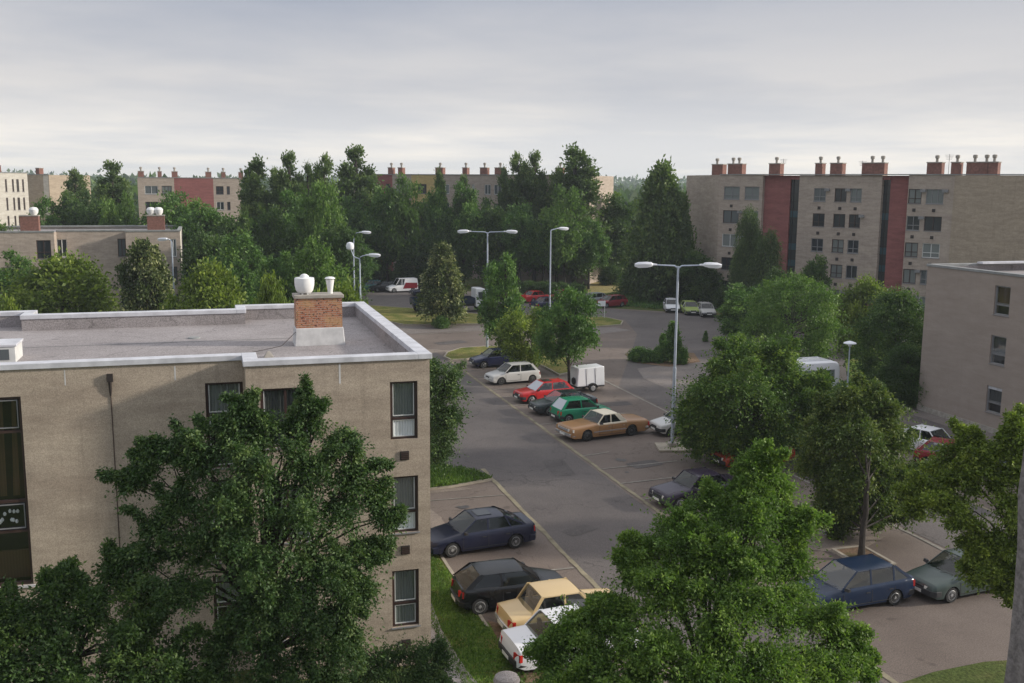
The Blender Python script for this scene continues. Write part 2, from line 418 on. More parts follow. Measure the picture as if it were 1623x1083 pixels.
def tree_proto(key, prof, Ht, Rm, h0, nclump, nsh, nlf, L, clr, mats, seed, up=0.35, droop=0.25, bark='bark', wd=0.55, r0=None, out=0.7, squash=0.8, trunks=1, leaders=1):
    """returns (trunk mesh, crown mesh) for a tree of height Ht"""
    rng = np.random.default_rng(seed)
    C = crown_points(rng, nclump, h0, Ht-clr*0.75, Rm-clr*0.6, PROF[prof])
    if leaders > 1:
        C = []
        for q in range(leaders):
            a = 2*math.pi*q/leaders + rng.normal()*0.4; off = Rm*(0.42 if q else 0.08); hq = (Ht if q == 0 else Ht*(0.72+0.25*rng.random()))
            c = crown_points(rng, nclump//leaders, h0, hq-clr*0.6, Rm*0.55, PROF[prof]); c[:, 0] += off*math.cos(a)*np.linspace(.6, 1, len(c)); c[:, 1] += off*math.sin(a)*np.linspace(.6, 1, len(c)); C.append(c)
        C = np.concatenate(C)
    rad = np.full(len(C), clr)*(0.75+0.5*rng.random(len(C)))
    if prof in ('poplar', 'cone'):
        t = (C[:, 2]-h0)/(Ht-h0); rad *= (1.1-0.6*t)
    P, D, T = shoots(rng, C, rad, nsh, nlf, L, (0, 0), up, droop, out, squash)
    me = leaf_mesh(key+'_crown', P, D, T, L, wd, rng, mats)
    mb = MB(); r0 = r0 or Ht*0.017
    if trunks == 1: limbs(mb, rng, C, (0, 0, -0.1), (rng.normal()*0.1, rng.normal()*0.1, Ht*0.88 if prof in ('poplar', 'cone') else h0+(Ht-h0)*0.38), r0, 0.75)
    else:
        for k in range(trunks):
            a = 2*math.pi*k/trunks + rng.random()*0.5
            limbs(mb, rng, C[k::trunks], (0.15*math.cos(a), 0.15*math.sin(a), -0.1), (Rm*0.35*math.cos(a), Rm*0.35*math.sin(a), h0+(Ht-h0)*0.3), r0*0.6, 0.8)
    tm = bpy.data.meshes.new(key+'_trunk'); tm.from_pydata(mb.v, [], mb.f); tm.materials.append(M[bark])
    tm.polygons.foreach_set('use_smooth', [True]*len(tm.polygons)); tm.update()
    _proto[key] = (tm, me, Ht, Rm)
def plant_tree(key, x, y, h, r, rz, label, name='tree', cat='tree', group=None, z=0.0):
    tm, cm, Ht, Rm = _proto[key]
    e = empty(name, (x, y, z), rz)
    s = (r/Rm, r/Rm, h/Ht)
    for nm, me in (('trunk', tm), ('crown', cm)):
        o = bpy.data.objects.new(nm, me); col.objects.link(o); o.parent = e; o.scale = s
    tag(e, label, cat, group)
    return e
def lobed_tree(name, lobes, base, label, mats, seed, nsh, nlf, L, bark='bark', up=0.3, droop=0.3, r0=0.16, wd=0.5, fork=None, cat='tree', sub=5, out=0.5, fill=0.95, squash=0.85, spray=0.2, sprigs=0, sl=1.0):
    """a tree whose boughs are given one by one: (x, y, z, radius)"""
    rng = np.random.default_rng(seed)
    bx, by = base
    C, rad = [], []
    for (x, y, z, r) in lobes:
        for k in range(sub):
            d = rng.normal(size=3); d /= np.linalg.norm(d)
            C.append(np.array([x-bx, y-by, z]) + d*r*0.62*rng.random()**0.4*np.array([1, 1, 0.8])); rad.append(r*(0.55+0.38*rng.random()))
    C = np.array(C); rad = np.array(rad)
    LP = np.array([(l[0]-bx, l[1]-by, l[2], l[3]) for l in lobes]); ex = []; er = []
    for i in range(len(LP)):
        for j in range(i):
            dd = np.linalg.norm(LP[i, :3]-LP[j, :3])
            if dd < (LP[i, 3]+LP[j, 3])*1.15 and rng.random() < 0.8:
                t = 0.3+0.4*rng.random(); q = LP[i]*t+LP[j]*(1-t)
                ex.append(q[:3]+rng.normal(size=3)*q[3]*0.22); er.append(q[3]*(0.30+0.45*rng.random()))
    C = np.concatenate([C, ex]); rad = np.concatenate([rad, er])
    cen = C.mean(0); chains = []; sc, sr = [], []
    for k in range(sprigs):
        i = rng.integers(len(C)); o = C[i]-cen; o /= np.linalg.norm(o)+1e-6
        d = o*0.9 + rng.normal(size=3)*0.35 + np.array([0, 0, 0.45]); d /= np.linalg.norm(d)
        ln = sl*(0.7+0.7*rng.random()); p = C[i]+d*rad[i]*0.5; ch = [tuple(C[i])]
        for q in range(6):
            p = p + d*ln/6; d = d + np.array([0, 0, -0.16]); d /= np.linalg.norm(d)
            sc.append(p + rng.normal(size=3)*0.03*sl); sr.append(rad[i]*(0.42-0.05*q)*(0.8+0.4*rng.random())); ch.append(tuple(p))
        chains.append(ch)
    P, D, T = shoots(rng, C, rad, nsh, nlf, L, (C[:, 0].mean(), C[:, 1].mean()), up, droop, out, squash, spray)
    if sprigs:
        P2, D2, T2 = shoots(rng, sc, sr, max(6, nsh//4), nlf, L, (C[:, 0].mean(), C[:, 1].mean()), up, droop, out, squash, 0.1)
        P, D, T = np.concatenate([P, P2]), np.concatenate([D, D2]), np.concatenate([T, T2+.08])
    me = leaf_mesh(name+'_crown', P, D, T, L, wd, rng, mats)
    zlo = min(l[2] for l in lobes); zhi = max(l[2] for l in lobes)
    fk = fork or (C[:, 0].mean()*0.5, C[:, 1].mean()*0.5, zlo+(zhi-zlo)*0.25)
    mb = MB(); limbs(mb, rng, C, (0, 0, -0.1), fk, r0, fill)
    for ch in chains: mb.tube(ch, [0.018, 0.015, 0.012, 0.010, 0.008, 0.006, 0.004], 4)
    e = empty(name, (bx, by, 0))
    t = mb.build('trunk', M[bark], e, smooth=True)
    o = bpy.data.objects.new('crown', me); col.objects.link(o); o.parent = e
    tag(e, label, cat)
    return e

M['leaf_dark'] = leafmat('leaf_dark', (0.06, 0.115, 0.03), (0.14, 0.21, 0.05), 0.4)
M['leaf_poplar'] = leafmat('leaf_poplar', (0.09, 0.145, 0.045), (0.19, 0.25, 0.08), 0.4)
M['leaf_mid'] = leafmat('leaf_mid', (0.085, 0.175, 0.036), (0.18, 0.29, 0.06), 0.3)
M['leaf_bright'] = leafmat('leaf_bright', (0.10, 0.185, 0.035), (0.20, 0.30, 0.065), 0.35)
M['leaf_yellow'] = leafmat('leaf_yellow', (0.13, 0.19, 0.028), (0.28, 0.34, 0.055), 0.35)
M['leaf_linden'] = leafmat('leaf_linden', (0.075, 0.11, 0.03), (0.46, 0.46, 0.22), 0.3)
M['leaf_round'] = leafmat('leaf_round', (0.080, 0.155, 0.025), (0.21, 0.29, 0.045), 0.3)
M['leaf_ash'] = leafmat('leaf_ash', (0.08, 0.13, 0.026), (0.20, 0.24, 0.05), 0.3)
M['leaf_front'] = leafmat('leaf_front', (0.055, 0.11, 0.030), (0.15, 0.215, 0.065), 0.3)
M['leaf_soft'] = leafmat('leaf_soft', (0.105, 0.19, 0.035), (0.24, 0.34, 0.065), 0.4)

# ================================================================== GROUND
def sheet(name, poly, z, mat, kind='structure', px=True, label=None):
    pts = [G(*p) for p in poly] if px else poly
    mb = MB(); mb.face([(x, y, z) for x, y in pts])
    o = mb.build(name, mat); 
    if o.data.polygons[0].normal.z < 0: o.data.flip_normals()
    return tag(o, kind=kind)
S = 4000
gmb = MB(); gmb.face([(-S, -S, 0), (S, -S, 0), (S, S, 0), (-S, S, 0)])
tag(gmb.build('ground', M['ground']), kind='structure')
sheet('car_park_asphalt', [(8, 8), (70, 8), (70, 40), (58, 75)] + [G(1400, 560), G(1250, 522), G(1130, 500), G(1040, 493), G(960, 488), G(900, 481), G(830, 468), G(700, 458), G(600, 456), G(450, 458)] + [(7.5, 60), (8, 50)], 0.004, M['asphalt'], px=False)
sheet('lane_asphalt', [(13.1, 8), (18.6, 8), (18.6, 84), (10, 100), (8.2, 90), (8.2, 52), (13.1, 45.5)], 0.008, M['lane'], px=False)
sheet('road', [G(450, 486), G(600, 486), G(760, 497), G(900, 501), G(990, 507), G(1010, 530), G(1000, 560), (28.2, 66), (36, 50), (46, 36), (60, 30), (70, 39), (56, 74), G(1250, 524), G(1130, 502), G(1040, 495), G(960, 490), G(900, 483), G(830, 471), G(700, 461), G(600, 459), G(450, 461)], 0.010, M['lane'], px=False)
sheet('right_lane', [(28.2, 8), (33.5, 8), (33.5, 56), (28.2, 66)], 0.014, M['lane'], px=False)
sheet('pavement', [(1010, 585), (1100, 572), (1240, 590), (1240, 640), (1090, 632), (1020, 600)], 0.018, M['paving'])
sheet('pavement', [(600, 518), (760, 517), (900, 521), (975, 519), (1000, 524), (930, 532), (760, 524), (640, 530)], 0.014, M['paving'])
sheet('pavement', [(42.9, 20), (44.5, 20), (44.5, 57), (42.9, 57)], 0.02, M['paving'], px=False)
def strip_line(name, a, b, w, mat, z=0.02, jag=0.0, seed=0):
    a = Vector(a); b = Vector(b); d = (b-a); n = Vector((-d.y, d.x)).normalized()*w/2
    rng = random.Random(seed); k = max(2, int(d.length/0.6)); mb = MB()
    L = [a + d*i/k + n*(1+rng.uniform(-jag, jag)) for i in range(k+1)]; Rr = [a + d*i/k - n*(1+rng.uniform(-jag, jag)) for i in range(k+1)]
    for i in range(k): mb.face([(Rr[i].x, Rr[i].y, z), (Rr[i+1].x, Rr[i+1].y, z), (L[i+1].x, L[i+1].y, z), (L[i].x, L[i].y, z)])
    o = mb.build(name, mat)
    if o.data.polygons[0].normal.z < 0: o.data.flip_normals()
    return tag(o, kind='structure')
strip_line('drain_strip', (18.75, 80), (18.95, 12), 0.20, M['strip'], 0.022, 0.35, 1)
strip_line('drain_strip', (13.05, 48), (13.1, 10), 0.20, M['strip'], 0.022, 0.35, 2)
strip_line('drain_strip', (27.95, 70), (27.95, 12), 0.16, M['line'], 0.022, 0.3, 3)
strip_line('drain_strip', (33.5, 56), (33.5, 12), 0.14, M['strip'], 0.022, 0.3, 4)
sd = 5
for v in (77.2, 74.7, 72.2, 69.7, 67.2, 64.7, 62.0, 59.4, 56.6, 54.1, 49.2, 46.6, 44.0, 41.4):
    strip_line('bay_line', (18.9, v-0.3), (23.4 if sd % 3 else 20.6, v+0.1), 0.11, M['line'], 0.026, 0.5, sd); sd += 1
for v in (43.6, 34.2): strip_line('bay_line', (8.6, v), (12.9, v-0.1), 0.09, M['line'], 0.026, 0.6, sd); sd += 1
for v in (36.9, 45.0): strip_line('bay_line', (23.6, v), (27.8, v-0.1), 0.10, M['line'], 0.026, 0.5, sd); sd += 1
for a, b in (((660, 531), (785, 523)), ((905, 535), (935, 540))): strip_line('road_marking', G(*a), G(*b), 0.16, M['line'], 0.024, 0.4, sd); sd += 1

def patch(name, cx, cy, w, h, rz, mat, z=0.018, wob=0.12, n=18, seed=0, rnd=False):
    rg = random.Random(seed); P = []
    for k in range(n):
        a = 2*math.pi*k/n
        if rnd: x, y = math.cos(a)*w/2*(1+rg.uniform(-wob, wob)*2), math.sin(a)*h/2*(1+rg.uniform(-wob, wob)*2)
        else:
            m_ = max(abs(math.cos(a)), abs(math.sin(a))); x, y = math.cos(a)/m_*w/2*(1+rg.uniform(-wob, wob)*.3), math.sin(a)/m_*h/2*(1+rg.uniform(-wob, wob)*.3)
        P.append((cx+x*math.cos(rz)-y*math.sin(rz), cy+x*math.sin(rz)+y*math.cos(rz), z))
    mb = MB(); mb.face(P); return tag(mb.build(name, mat), kind='structure')
M['repair'] = asphalt('asphalt_repair', (0.082, 0.072, 0.069), (0.112, 0.099, 0.093), 0.6)
M['oil'] = plain('oil_stain', (0.050, 0.043, 0.038), 0.5, var=0.35, scale=4)
M['dust'] = asphalt('dusty_asphalt', (0.20, 0.165, 0.135), (0.25, 0.205, 0.17), 0.8)
for k, (x, y, w_, h_, rz) in enumerate(((15.2, 60.5, 2.2, 1.4, .1), (16.9, 47.2, 1.2, 3.0, -.1), (21.5, 46.6, 1.8, 1.1, .2), (25.5, 60.5, 2.4, 1.2, 0), (30.6, 40.5, 1.6, 2.6, .1), (21.0, 88.5, 3.0, 1.6, .3), (14.6, 38.0, 1.5, 0.8, .4))): patch('asphalt_repair', x, y, w_, h_, rz, M['repair'], 0.0165+.0004*k, seed=k)
rgo = random.Random(8)
for k in range(26):
    v = rgo.choice((79, 76, 73.4, 71, 68.4, 66, 63.3, 60.7, 58, 55.4, 47.9, 45.3, 42.7, 38.5, 35)); u = rgo.choice((19.9, 20.6, 22.3, 24.6, 26.2)); r_ = rgo.uniform(.25, .7)
    patch('oil_stain', u+rgo.uniform(-.3, .3), v+rgo.uniform(-.3, .3), r_, r_*rgo.uniform(.6, 1), rgo.uniform(0, 3), M['oil'], 0.0155, .2, 14, k, True)
for k, (u, v) in enumerate(((10.6, 42.3), (9.6, 38.4), (11.5, 33.4), (10.4, 41.0), (26.5, 38.5), (31, 34))): patch('oil_stain', u, v, .6, .4, k, M['oil'], 0.0195, .2, 14, k+50, True)
for k, (x, y, w_, h_) in enumerate(((10.0, 45.0, 3.0, .7), (8.9, 40.5, .8, 3.6), (24.4, 34.2, 3.4, 3.0), (18.2, 84.5, 4, 2), (26.8, 52.5, 1.6, 5), (23.5, 58, 3, 2.4))): patch('road_dust', x, y, w_, h_, 0, M['dust'], 0.0140+.0002*k, .25, 22, k+80, True)
def blades(name, poly, n, h, mat, seed, z=0.1, wd=0.25, px=True, lift=1.2, label=None):
    """grass and weeds inside a polygon"""
    pts = [G(*p) for p in poly] if px else poly
    rng = np.random.default_rng(seed); A = np.array(pts); lo, hi = A.min(0), A.max(0)
    out = []
    while len(out) < n:
        q = lo + (hi-lo)*rng.random((4000, 2))
        ins = np.zeros(len(q), bool); j = len(A)-1
        for i in range(len(A)):
            cnd = ((A[i,1] > q[:,1]) != (A[j,1] > q[:,1])) & (q[:,0] < (A[j,0]-A[i,0])*(q[:,1]-A[i,1])/(A[j,1]-A[i,1]+1e-12)+A[i,0])
            ins ^= cnd; j = i
        out += list(q[ins])
    q = np.array(out[:n])
    cl = np.sin(q[:,0]*1.9+seed)*np.cos(q[:,1]*1.3)*0.5+0.6
    P = np.column_stack([q, np.full(n, z)]) + rng.random((n, 1))*np.array([0, 0, h*0.4])*cl[:, None]
    D = rng.normal(size=(n, 3))*0.8; D[:, 2] = np.abs(D[:, 2])*lift+0.4; D /= np.linalg.norm(D, axis=1, keepdims=True)
    me = leaf_mesh(name, P, D, 0.3+0.4*cl+rng.normal(size=n)*0.2-0.1, h, wd, rng, [mat])
    o = bpy.data.objects.new(name, me); col.objects.link(o)
    return tag(o, kind='stuff', label=label, cat='grass')
def island(name, poly, mat, h=0.10, kerb=0.13, px=True):
    pts = [G(*p) for p in poly] if px else poly
    A = np.array(pts); c = A.mean(0)
    # inner outline moved inward by the kerb width
    inner = []
    n = len(A); area = sum(A[i,0]*A[(i+1)%n,1]-A[(i+1)%n,0]*A[i,1] for i in range(n)); sg = 1 if area > 0 else -1
    for i in range(n):
        e1 = A[i]-A[i-1]; e2 = A[(i+1)%n]-A[i]
        n1 = np.array([-e1[1], e1[0]])/np.linalg.norm(e1)*sg; n2 = np.array([-e2[1], e2[0]])/np.linalg.norm(e2)*sg
        b = n1+n2; b /= (np.linalg.norm(b)+1e-9); inner.append(A[i]+b*kerb/max(0.5, float(b@n1)))
    mb = MB()
    for i in range(n):
        j = (i+1) % n; a, b, ib, ia = A[i], A[j], inner[j], inner[i]
        mb.hexa([(a[0],a[1],0),(b[0],b[1],0),(ib[0],ib[1],0),(ia[0],ia[1],0),(a[0],a[1],h+0.02),(b[0],b[1],h+0.02),(ib[0],ib[1],h+0.02),(ia[0],ia[1],h+0.02)])
    tag(mb.build(name+'_kerb', M['kerb'], smooth=False), kind='structure')
    g = MB(); g.face([(p[0], p[1], h) for p in inner]); o = g.build(name, mat)
    if o.data.polygons[0].normal.z < 0: o.data.flip_normals()
    tag(o, kind='structure')
FI = [(560, 484), (597, 486), (700, 493), (760, 499), (880, 501), (960, 504), (988, 510), (985, 516), (950, 519), (900, 518), (760, 515), (640, 516), (560, 500)]
island('grass_island', FI, M['island'])
LI = [(703, 567), (708, 560), (730, 553), (775, 550), (870, 554), (900, 566), (905, 592), (886, 596), (860, 582), (815, 572), (780, 562), (740, 571), (714, 572)]
island('grass_island', LI, M['island'])
NI = [(6.3, 50.4), (8.2, 50.8), (10.3, 49.7), (12.5, 47.2), (13.0, 45.9), (10.6, 45.2), (6.3, 44.9)]
island('grass_island', NI, M['lush'], px=False)
blades('grass', NI, 9000, 0.22, M['leaf_soft'], 3, px=False, label='weedy green grass on kerbed patch beside the near building corner')
ST = [(6.3, 14), (6.3, 44.9), (8.0, 43), (8.3, 38), (8.3, 31), (9.2, 27), (9.4, 14)]
sheet('verge', ST, 0.03, M['lush'], px=False)
blades('grass', [(6.7, 18), (6.5, 40), (8.1, 39), (8.2, 31), (8.6, 27.5), (8.4, 24), (8.2, 18)], 16000, 0.12, M['leaf_soft'], 4, z=0.03, px=False, label='mown green grass strip between the parking bays and the near building')
sheet('verge_soil', [(8.3, 20), (8.3, 27.0), (8.5, 30.5), (9.3, 29.5), (9.6, 26.5), (9.6, 20)], 0.036, M['soil'], px=False)
strip_line('kerb_edge', (8.25, 43), (8.35, 30), 0.12, M['kerb'], 0.05, 0.1, 77)
sheet('footpath', [G(676, 935), G(700, 1000), G(740, 1065), (8.1, 20), (6.9, 20), (6.3, 27.5), (6.1, 31)], 0.040, M['path'], px=False)
sheet('lawn', [(940, 442), (1065, 442), (1070, 450), (1000, 462), (930, 466)], 0.012, M['dry'])
blades('grass', [(960, 470), (1030, 455), (1140, 470), (1140, 488), (1040, 491), (985, 486)], 9000, 0.45, M['leaf_mid'], 5, z=0.0, label='long green grass on the far lawn beside the parked white hatchback')
sheet('lawn', [(1336, 548), (1400, 546), (1452, 560), (1456, 628), (1400, 632), (1345, 612)], 0.022, M['lush'])
sheet('pavement', [(1300, 518), (1420, 520), (1440, 542), (1320, 544)], 0.024, M['path'])
sheet('lawn', [(1430, 1083), (1480, 1066), (1560, 1050), (1640, 1045), (1640, 1140), (1430, 1140)], 0.022, M['ground'])  # darker grass than the other lawns: the corner's shade is in its colour
island('tree_pit', [(23.5, 30.9), (25.0, 30.9), (25.0, 33.0), (23.5, 33.0)], M['soil'], px=False)
sheet('shrub_bed', [(990, 562), (1030, 556), (1100, 560), (1110, 574), (1060, 582), (1010, 576)], 0.026, M['soil'])

# ================================================================== BUILDINGS
def wall_mesh(mb, x0, x1, z0, z1, y, ops, depth=0.2, mat=None, rmat=None):
    """facade in the x-z plane at y, facing -y, with real openings and reveals"""
    xs = sorted(set([x0, x1] + [o[0] for o in ops] + [o[1] for o in ops])); zs = sorted(set([z0, z1] + [o[2] for o in ops] + [o[3] for o in ops]))
    for a, b in zip(xs, xs[1:]):
        for c, d in zip(zs, zs[1:]):
            mx, mz = (a+b)/2, (c+d)/2
            if any(o[0] < mx < o[1] and o[2] < mz < o[3] for o in ops): continue
            mb.face([(a, y, c), (b, y, c), (b, y, d), (a, y, d)], mat)
    for a, b, c, d in ops:
        Y = y+depth
        mb.face([(a, y, c), (a, y, d), (a, Y, d), (a, Y, c)], mat); mb.face([(b, y, d), (b, y, c), (b, Y, c), (b, Y, d)], mat)
        mb.face([(a, y, d), (b, y, d), (b, Y, d), (a, Y, d)], mat); mb.face([(a, y, c), (a, Y, c), (b, Y, c), (b, y, c)], mat)
def frame_boxes(mb, a, b, c, d, y, t=0.06, dp=0.06, mull=(), trans=()):
    mb.box((a, y, c), (a+t, y+dp, d)); mb.box((b-t, y, c), (b, y+dp, d))
    mb.box((a+t, y, d-t), (b-t, y+dp, d)); mb.box((a+t, y, c), (b-t, y+dp, c+t))
    for z in trans: mb.box((a+t, y-0.003, z-t/2), (b-t, y+dp-0.003, z+t/2))
    for x in mull: mb.box((x-t/2, y-0.006, c+t), (x+t/2, y+dp-0.006, d-t))
def near_window(root, a, b, c, d, y, split, upper, lower, frame='brown_frame', sill=True, inner='white_frame', mull=()):
    mb = MB(); frame_boxes(mb, a, b, c, d, y+0.08, 0.07, 0.07, trans=(split,) if split else (), mull=mull)
    w = mb.build('window', M[frame], root, bevel=0.006)
    p = MB(); p.face([(a+0.03, y+0.115, c+0.03), (b-0.03, y+0.115, c+0.03), (b-0.03, y+0.115, d-0.03), (a+0.03, y+0.115, d-0.03)]); p.build('pane', M['pane'], w)
    zz = [(c, split if split else d)] + ([(split, d)] if split else [])
    for lo, hi in zz: s = MB(); frame_boxes(s, a+0.09, b-0.09, lo+0.07, hi-0.05, y+0.10, 0.022, 0.05); s.build('sash', M[inner], w)
    cu = MB()
    def wavy(z0, z1, m, f0=0.06, f1=0.06):
        xs = np.linspace(a+f0, b-f1, 25)
        for x, x2 in zip(xs, xs[1:]):
            yy = y+(0.15 if z1-z0 < 0.8 else 0.19)+0.01*math.sin(x*60); y2 = y+(0.15 if z1-z0 < 0.8 else 0.19)+0.01*math.sin(x2*60)
            cu.face([(x, yy, z0), (x2, y2, z0), (x2, y2, z1), (x, yy, z1)], m)
    if upper: wavy(split if split else c+0.05, d-0.05, M[upper])
    if lower and split: wavy(c+0.05, split, M[lower])
    if cu.f: cu.build('curtain', None, w)
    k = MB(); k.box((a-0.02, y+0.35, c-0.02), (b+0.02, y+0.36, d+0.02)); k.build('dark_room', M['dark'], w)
    if sill:
        k = MB(); k.box((a-0.04, y-0.05, c-0.035), (b+0.04, y+0.08, c-0.002)); k.build('sill', M['grey_frame'], w)
    return w

# ---- the near block on the left
nb = empty('apartment_building', (0, 0, 0))
tag(nb, 'near three-storey brown rendered block with white-edged flat roof and brick chimney', 'building')
UL = -34.0; VF, VL, VB, UR, US = 28.17, 29.22, 41.35, 6.05, 0.85
TOP = 9.44
wr = [(4.88, 5.69, 7.07, 8.80), (4.88, 5.69, 4.22, 5.95), (4.88, 5.69, 1.26, 3.05)]
wm = [(1.23, 2.60, 7.07, 8.78), (1.23, 2.60, 4.25, 5.95), (1.23, 2.60, 1.30, 3.05)]
wl = [(-0.24, 0.80, 6.3, 8.82), (-0.24, 0.80, 3.45, 5.95), (-0.24, 0.80, 0.7, 3.05)]
stair = (-8.2, -5.02, 3.35, 8.70)
more = [(-11.6, -10.2, z, z+1.72) for z in (7.07, 4.25, 1.30)]
mb = MB()
wall_mesh(mb, US, UR, 0, TOP, VF, wr+wm, 0.36)
wall_mesh(mb, UL, US, 0, TOP, VL, wl+[stair]+more, 0.36)
mb.face([(UR, VF, 0), (UR, VB, 0), (UR, VB, TOP), (UR, VF, TOP)])
mb.face([(US, VL, 0), (US, VF, 0), (US, VF, TOP), (US, VL, TOP)])
BK = [(UR, VB), (0.97, VB), (0.97, 40.2), (-6.35, 40.2), (-6.35, VB), (UL, VB), (UL, VL)]
for (a, b), (c, d) in zip(BK, BK[1:]): mb.face([(a, b, 0), (c, d, 0), (c, d, TOP), (a, b, TOP)])
mb.build('wall', M['wall'], nb)
rf = MB(); rf.face([(UL, VL+0.3, 9.02), (US+0.01, VL+0.3, 9.02), (US+0.01, VF+0.3, 9.02), (UR-0.3, VF+0.3, 9.02), (UR-0.3, VB-0.3, 9.02), (1.2, VB-0.3, 9.02), (1.2, 39.9, 9.02), (-6.6, 39.9, 9.02), (-6.6, VB-0.3, 9.02), (UL, VB-0.3, 9.02)])
roof = rf.build('roof', M['felt'], nb)
par = MB()  # inner faces of the parapet
PI_ = [(UL, VL+0.32), (US+0.32, VL+0.32), (US+0.32, VF+0.32), (UR-0.34, VF+0.32), (UR-0.34, VB-0.3), (1.27, VB-0.3), (1.27, 39.9), (-6.65, 39.9), (-6.65, VB-0.3), (UL, VB-0.3)]
for (a, b), (c, d) in zip(PI_, PI_[1:]): par.face([(a, b, 9.0), (c, d, 9.0), (c, d, TOP), (a, b, TOP)])
par.build('parapet', M['felt'], nb)
cop = MB()
def cp(x0, y0, x1, y1): cop.box((x0, y0, TOP), (x1, y1, 9.60))
cp(US-0.06, VF-0.06, UR-0.36, VF+0.36); cp(UR-0.36, VF-0.06, UR+0.07, VB+0.06); cp(UL, VL-0.06, US-0.06, VL+0.36); cp(US-0.06, VF+0.36, US+0.36, VL+0.36)
cp(0.93, VB-0.34, UR-0.36, VB+0.06); cp(0.93, 39.86, 1.31, VB-0.34); cp(-6.69, 39.86, 0.93, 40.26); cp(-6.69, 40.26, -6.31, VB+0.06); cp(UL, VB-0.34, -6.69, VB+0.06)
cop.build('coping', M['coping'], nb, bevel=0.015)
sm = MB()
sm.box((-30, 35.8, 9.024), (2.6, 35.83, 9.03))
sm.build('roof_seam', M['felt_band'], nb)
for k, ((a, b, c, d), up_, lo_) in enumerate(zip(wr, ('curtain', 'curtain', 'curtain'), ('curtain_white', 'curtain_white', 'curtain'))):
    near_window(nb, a, b, c, d, VF, c+0.62 if k < 2 else c+0.72, up_, lo_, sill=(k > 0))
for k, (a, b, c, d) in enumerate(wm): near_window(nb, a, b, c, d, VF, None, 'curtain' if k else 'curtain_dark', None, mull=((a+b)/2,))
for k, (a, b, c, d) in enumerate(wl): near_window(nb, a, b, c, d, VL, d-0.95, 'curtain', None, frame='brown_frame')
for (a, b, c, d) in more: near_window(nb, a, b, c, d, VL, None, 'curtain_dark', None)
# stair glazing
a, b, c, d = stair
mb = MB(); frame_boxes(mb, a, b, c, d, VL+0.06, 0.07, 0.1, mull=(-6.6,), trans=(7.72, 5.76, 4.90))
sw = mb.build('window', M['brown_frame'], nb); sw['label'] = 'tall dark stairwell glazing at the left edge'
for z0, z1 in ((7.82, 8.60), (4.98, 5.68)): mb = MB(); frame_boxes(mb, -6.5, b-0.10, z0, z1, VL+0.05, 0.022, 0.05); mb.build('sash', M['grey_frame'], sw)
mb = MB(); mb.face([(a+0.03, VL+0.12, c+0.03), (b-0.03, VL+0.12, c+0.03), (b-0.03, VL+0.12, d-0.03), (a+0.03, VL+0.12, d-0.03)]); mb.build('pane', M['pane'], sw)
mb = MB()
for x in np.arange(-8.1, -5.3, 0.33): mb.hexa([(x, VL+0.5, 5.8), (x+0.17, VL+0.5, 5.8), (x+0.17, VL+0.52, 5.8), (x, VL+0.52, 5.8), (x+0.12, VL+0.5, 8.6), (x+0.22, VL+0.5, 8.6), (x+0.22, VL+0.52, 8.6), (x+0.12, VL+0.52, 8.6)], M['curtain_brown'])
mb.box((-8.1, VL+0.5, 3.4), (-5.1, VL+0.6, 4.2), M['curtain_brown'])
mb.build('curtain', None, sw)
mb = MB()
rr = random.Random(4)
for k in range(16):
    x = rr.uniform(-6.3, -5.25); mb.lathe([(0.03, 0), (0.045, 0.05), (0.02, 0.1)], (x, VL+0.25, rr.uniform(5.05, 5.45)), 6)
mb.build('flower_pot', M['curtain_white'], sw)
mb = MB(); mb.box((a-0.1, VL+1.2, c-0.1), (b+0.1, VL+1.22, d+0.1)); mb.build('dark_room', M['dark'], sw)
mb = MB(); mb.box((a-0.05, VL-0.06, c-0.06), (b+0.05, VL+0.06, c-0.002)); mb.build('sill', M['plinth'], sw)
for z in (6.45, 3.55, 0.58):
    mb = MB(); mb.box((5.15, VF-0.04, z), (5.42, VF+0.0, z+0.27)); o = mb.build('vent_cover', M['vent'], nb, bevel=0.01)
    mb = MB()
    for q in range(4): mb.box((5.175, VF-0.052, z+0.03+q*0.057), (5.395, VF-0.041, z+0.06+q*0.057))
    mb.build('louvre', M['brown_frame'], o)
mb = MB(); mb.box((-2.82, VL-0.09, 9.0), (-2.66, VL, 9.22)); mb.tube([(-2.74, VL-0.05, 9.0), (-2.74, VL-0.04, 8.8), (-2.745, VL-0.015, 8.6)], [0.045, 0.04, 0.02], 8); mb.build('roof_spout', M['vent'], nb)
mb = MB(); mb.tube([(-2.74, VL-0.012, 8.6), (-2.73, VL-0.012, 5.0), (-2.74, VL-0.012, 0.4)], 0.012, 5); mb.build('lightning_wire', M['brown_frame'], nb)
# pale repair marks under the coping (old plaster joints)
mb = MB()
for x, z0, z1, w, y in ((3.42, 8.83, 9.40, 0.05, VF), (-1.05, 8.95, 9.35, 0.04, VL), (-3.9, 8.95, 9.38, 0.03, VL)):
    mb.box((x, y-0.003, z0), (x+w, y, z1))
mb.build('plaster_patch', M['plinth'], nb)
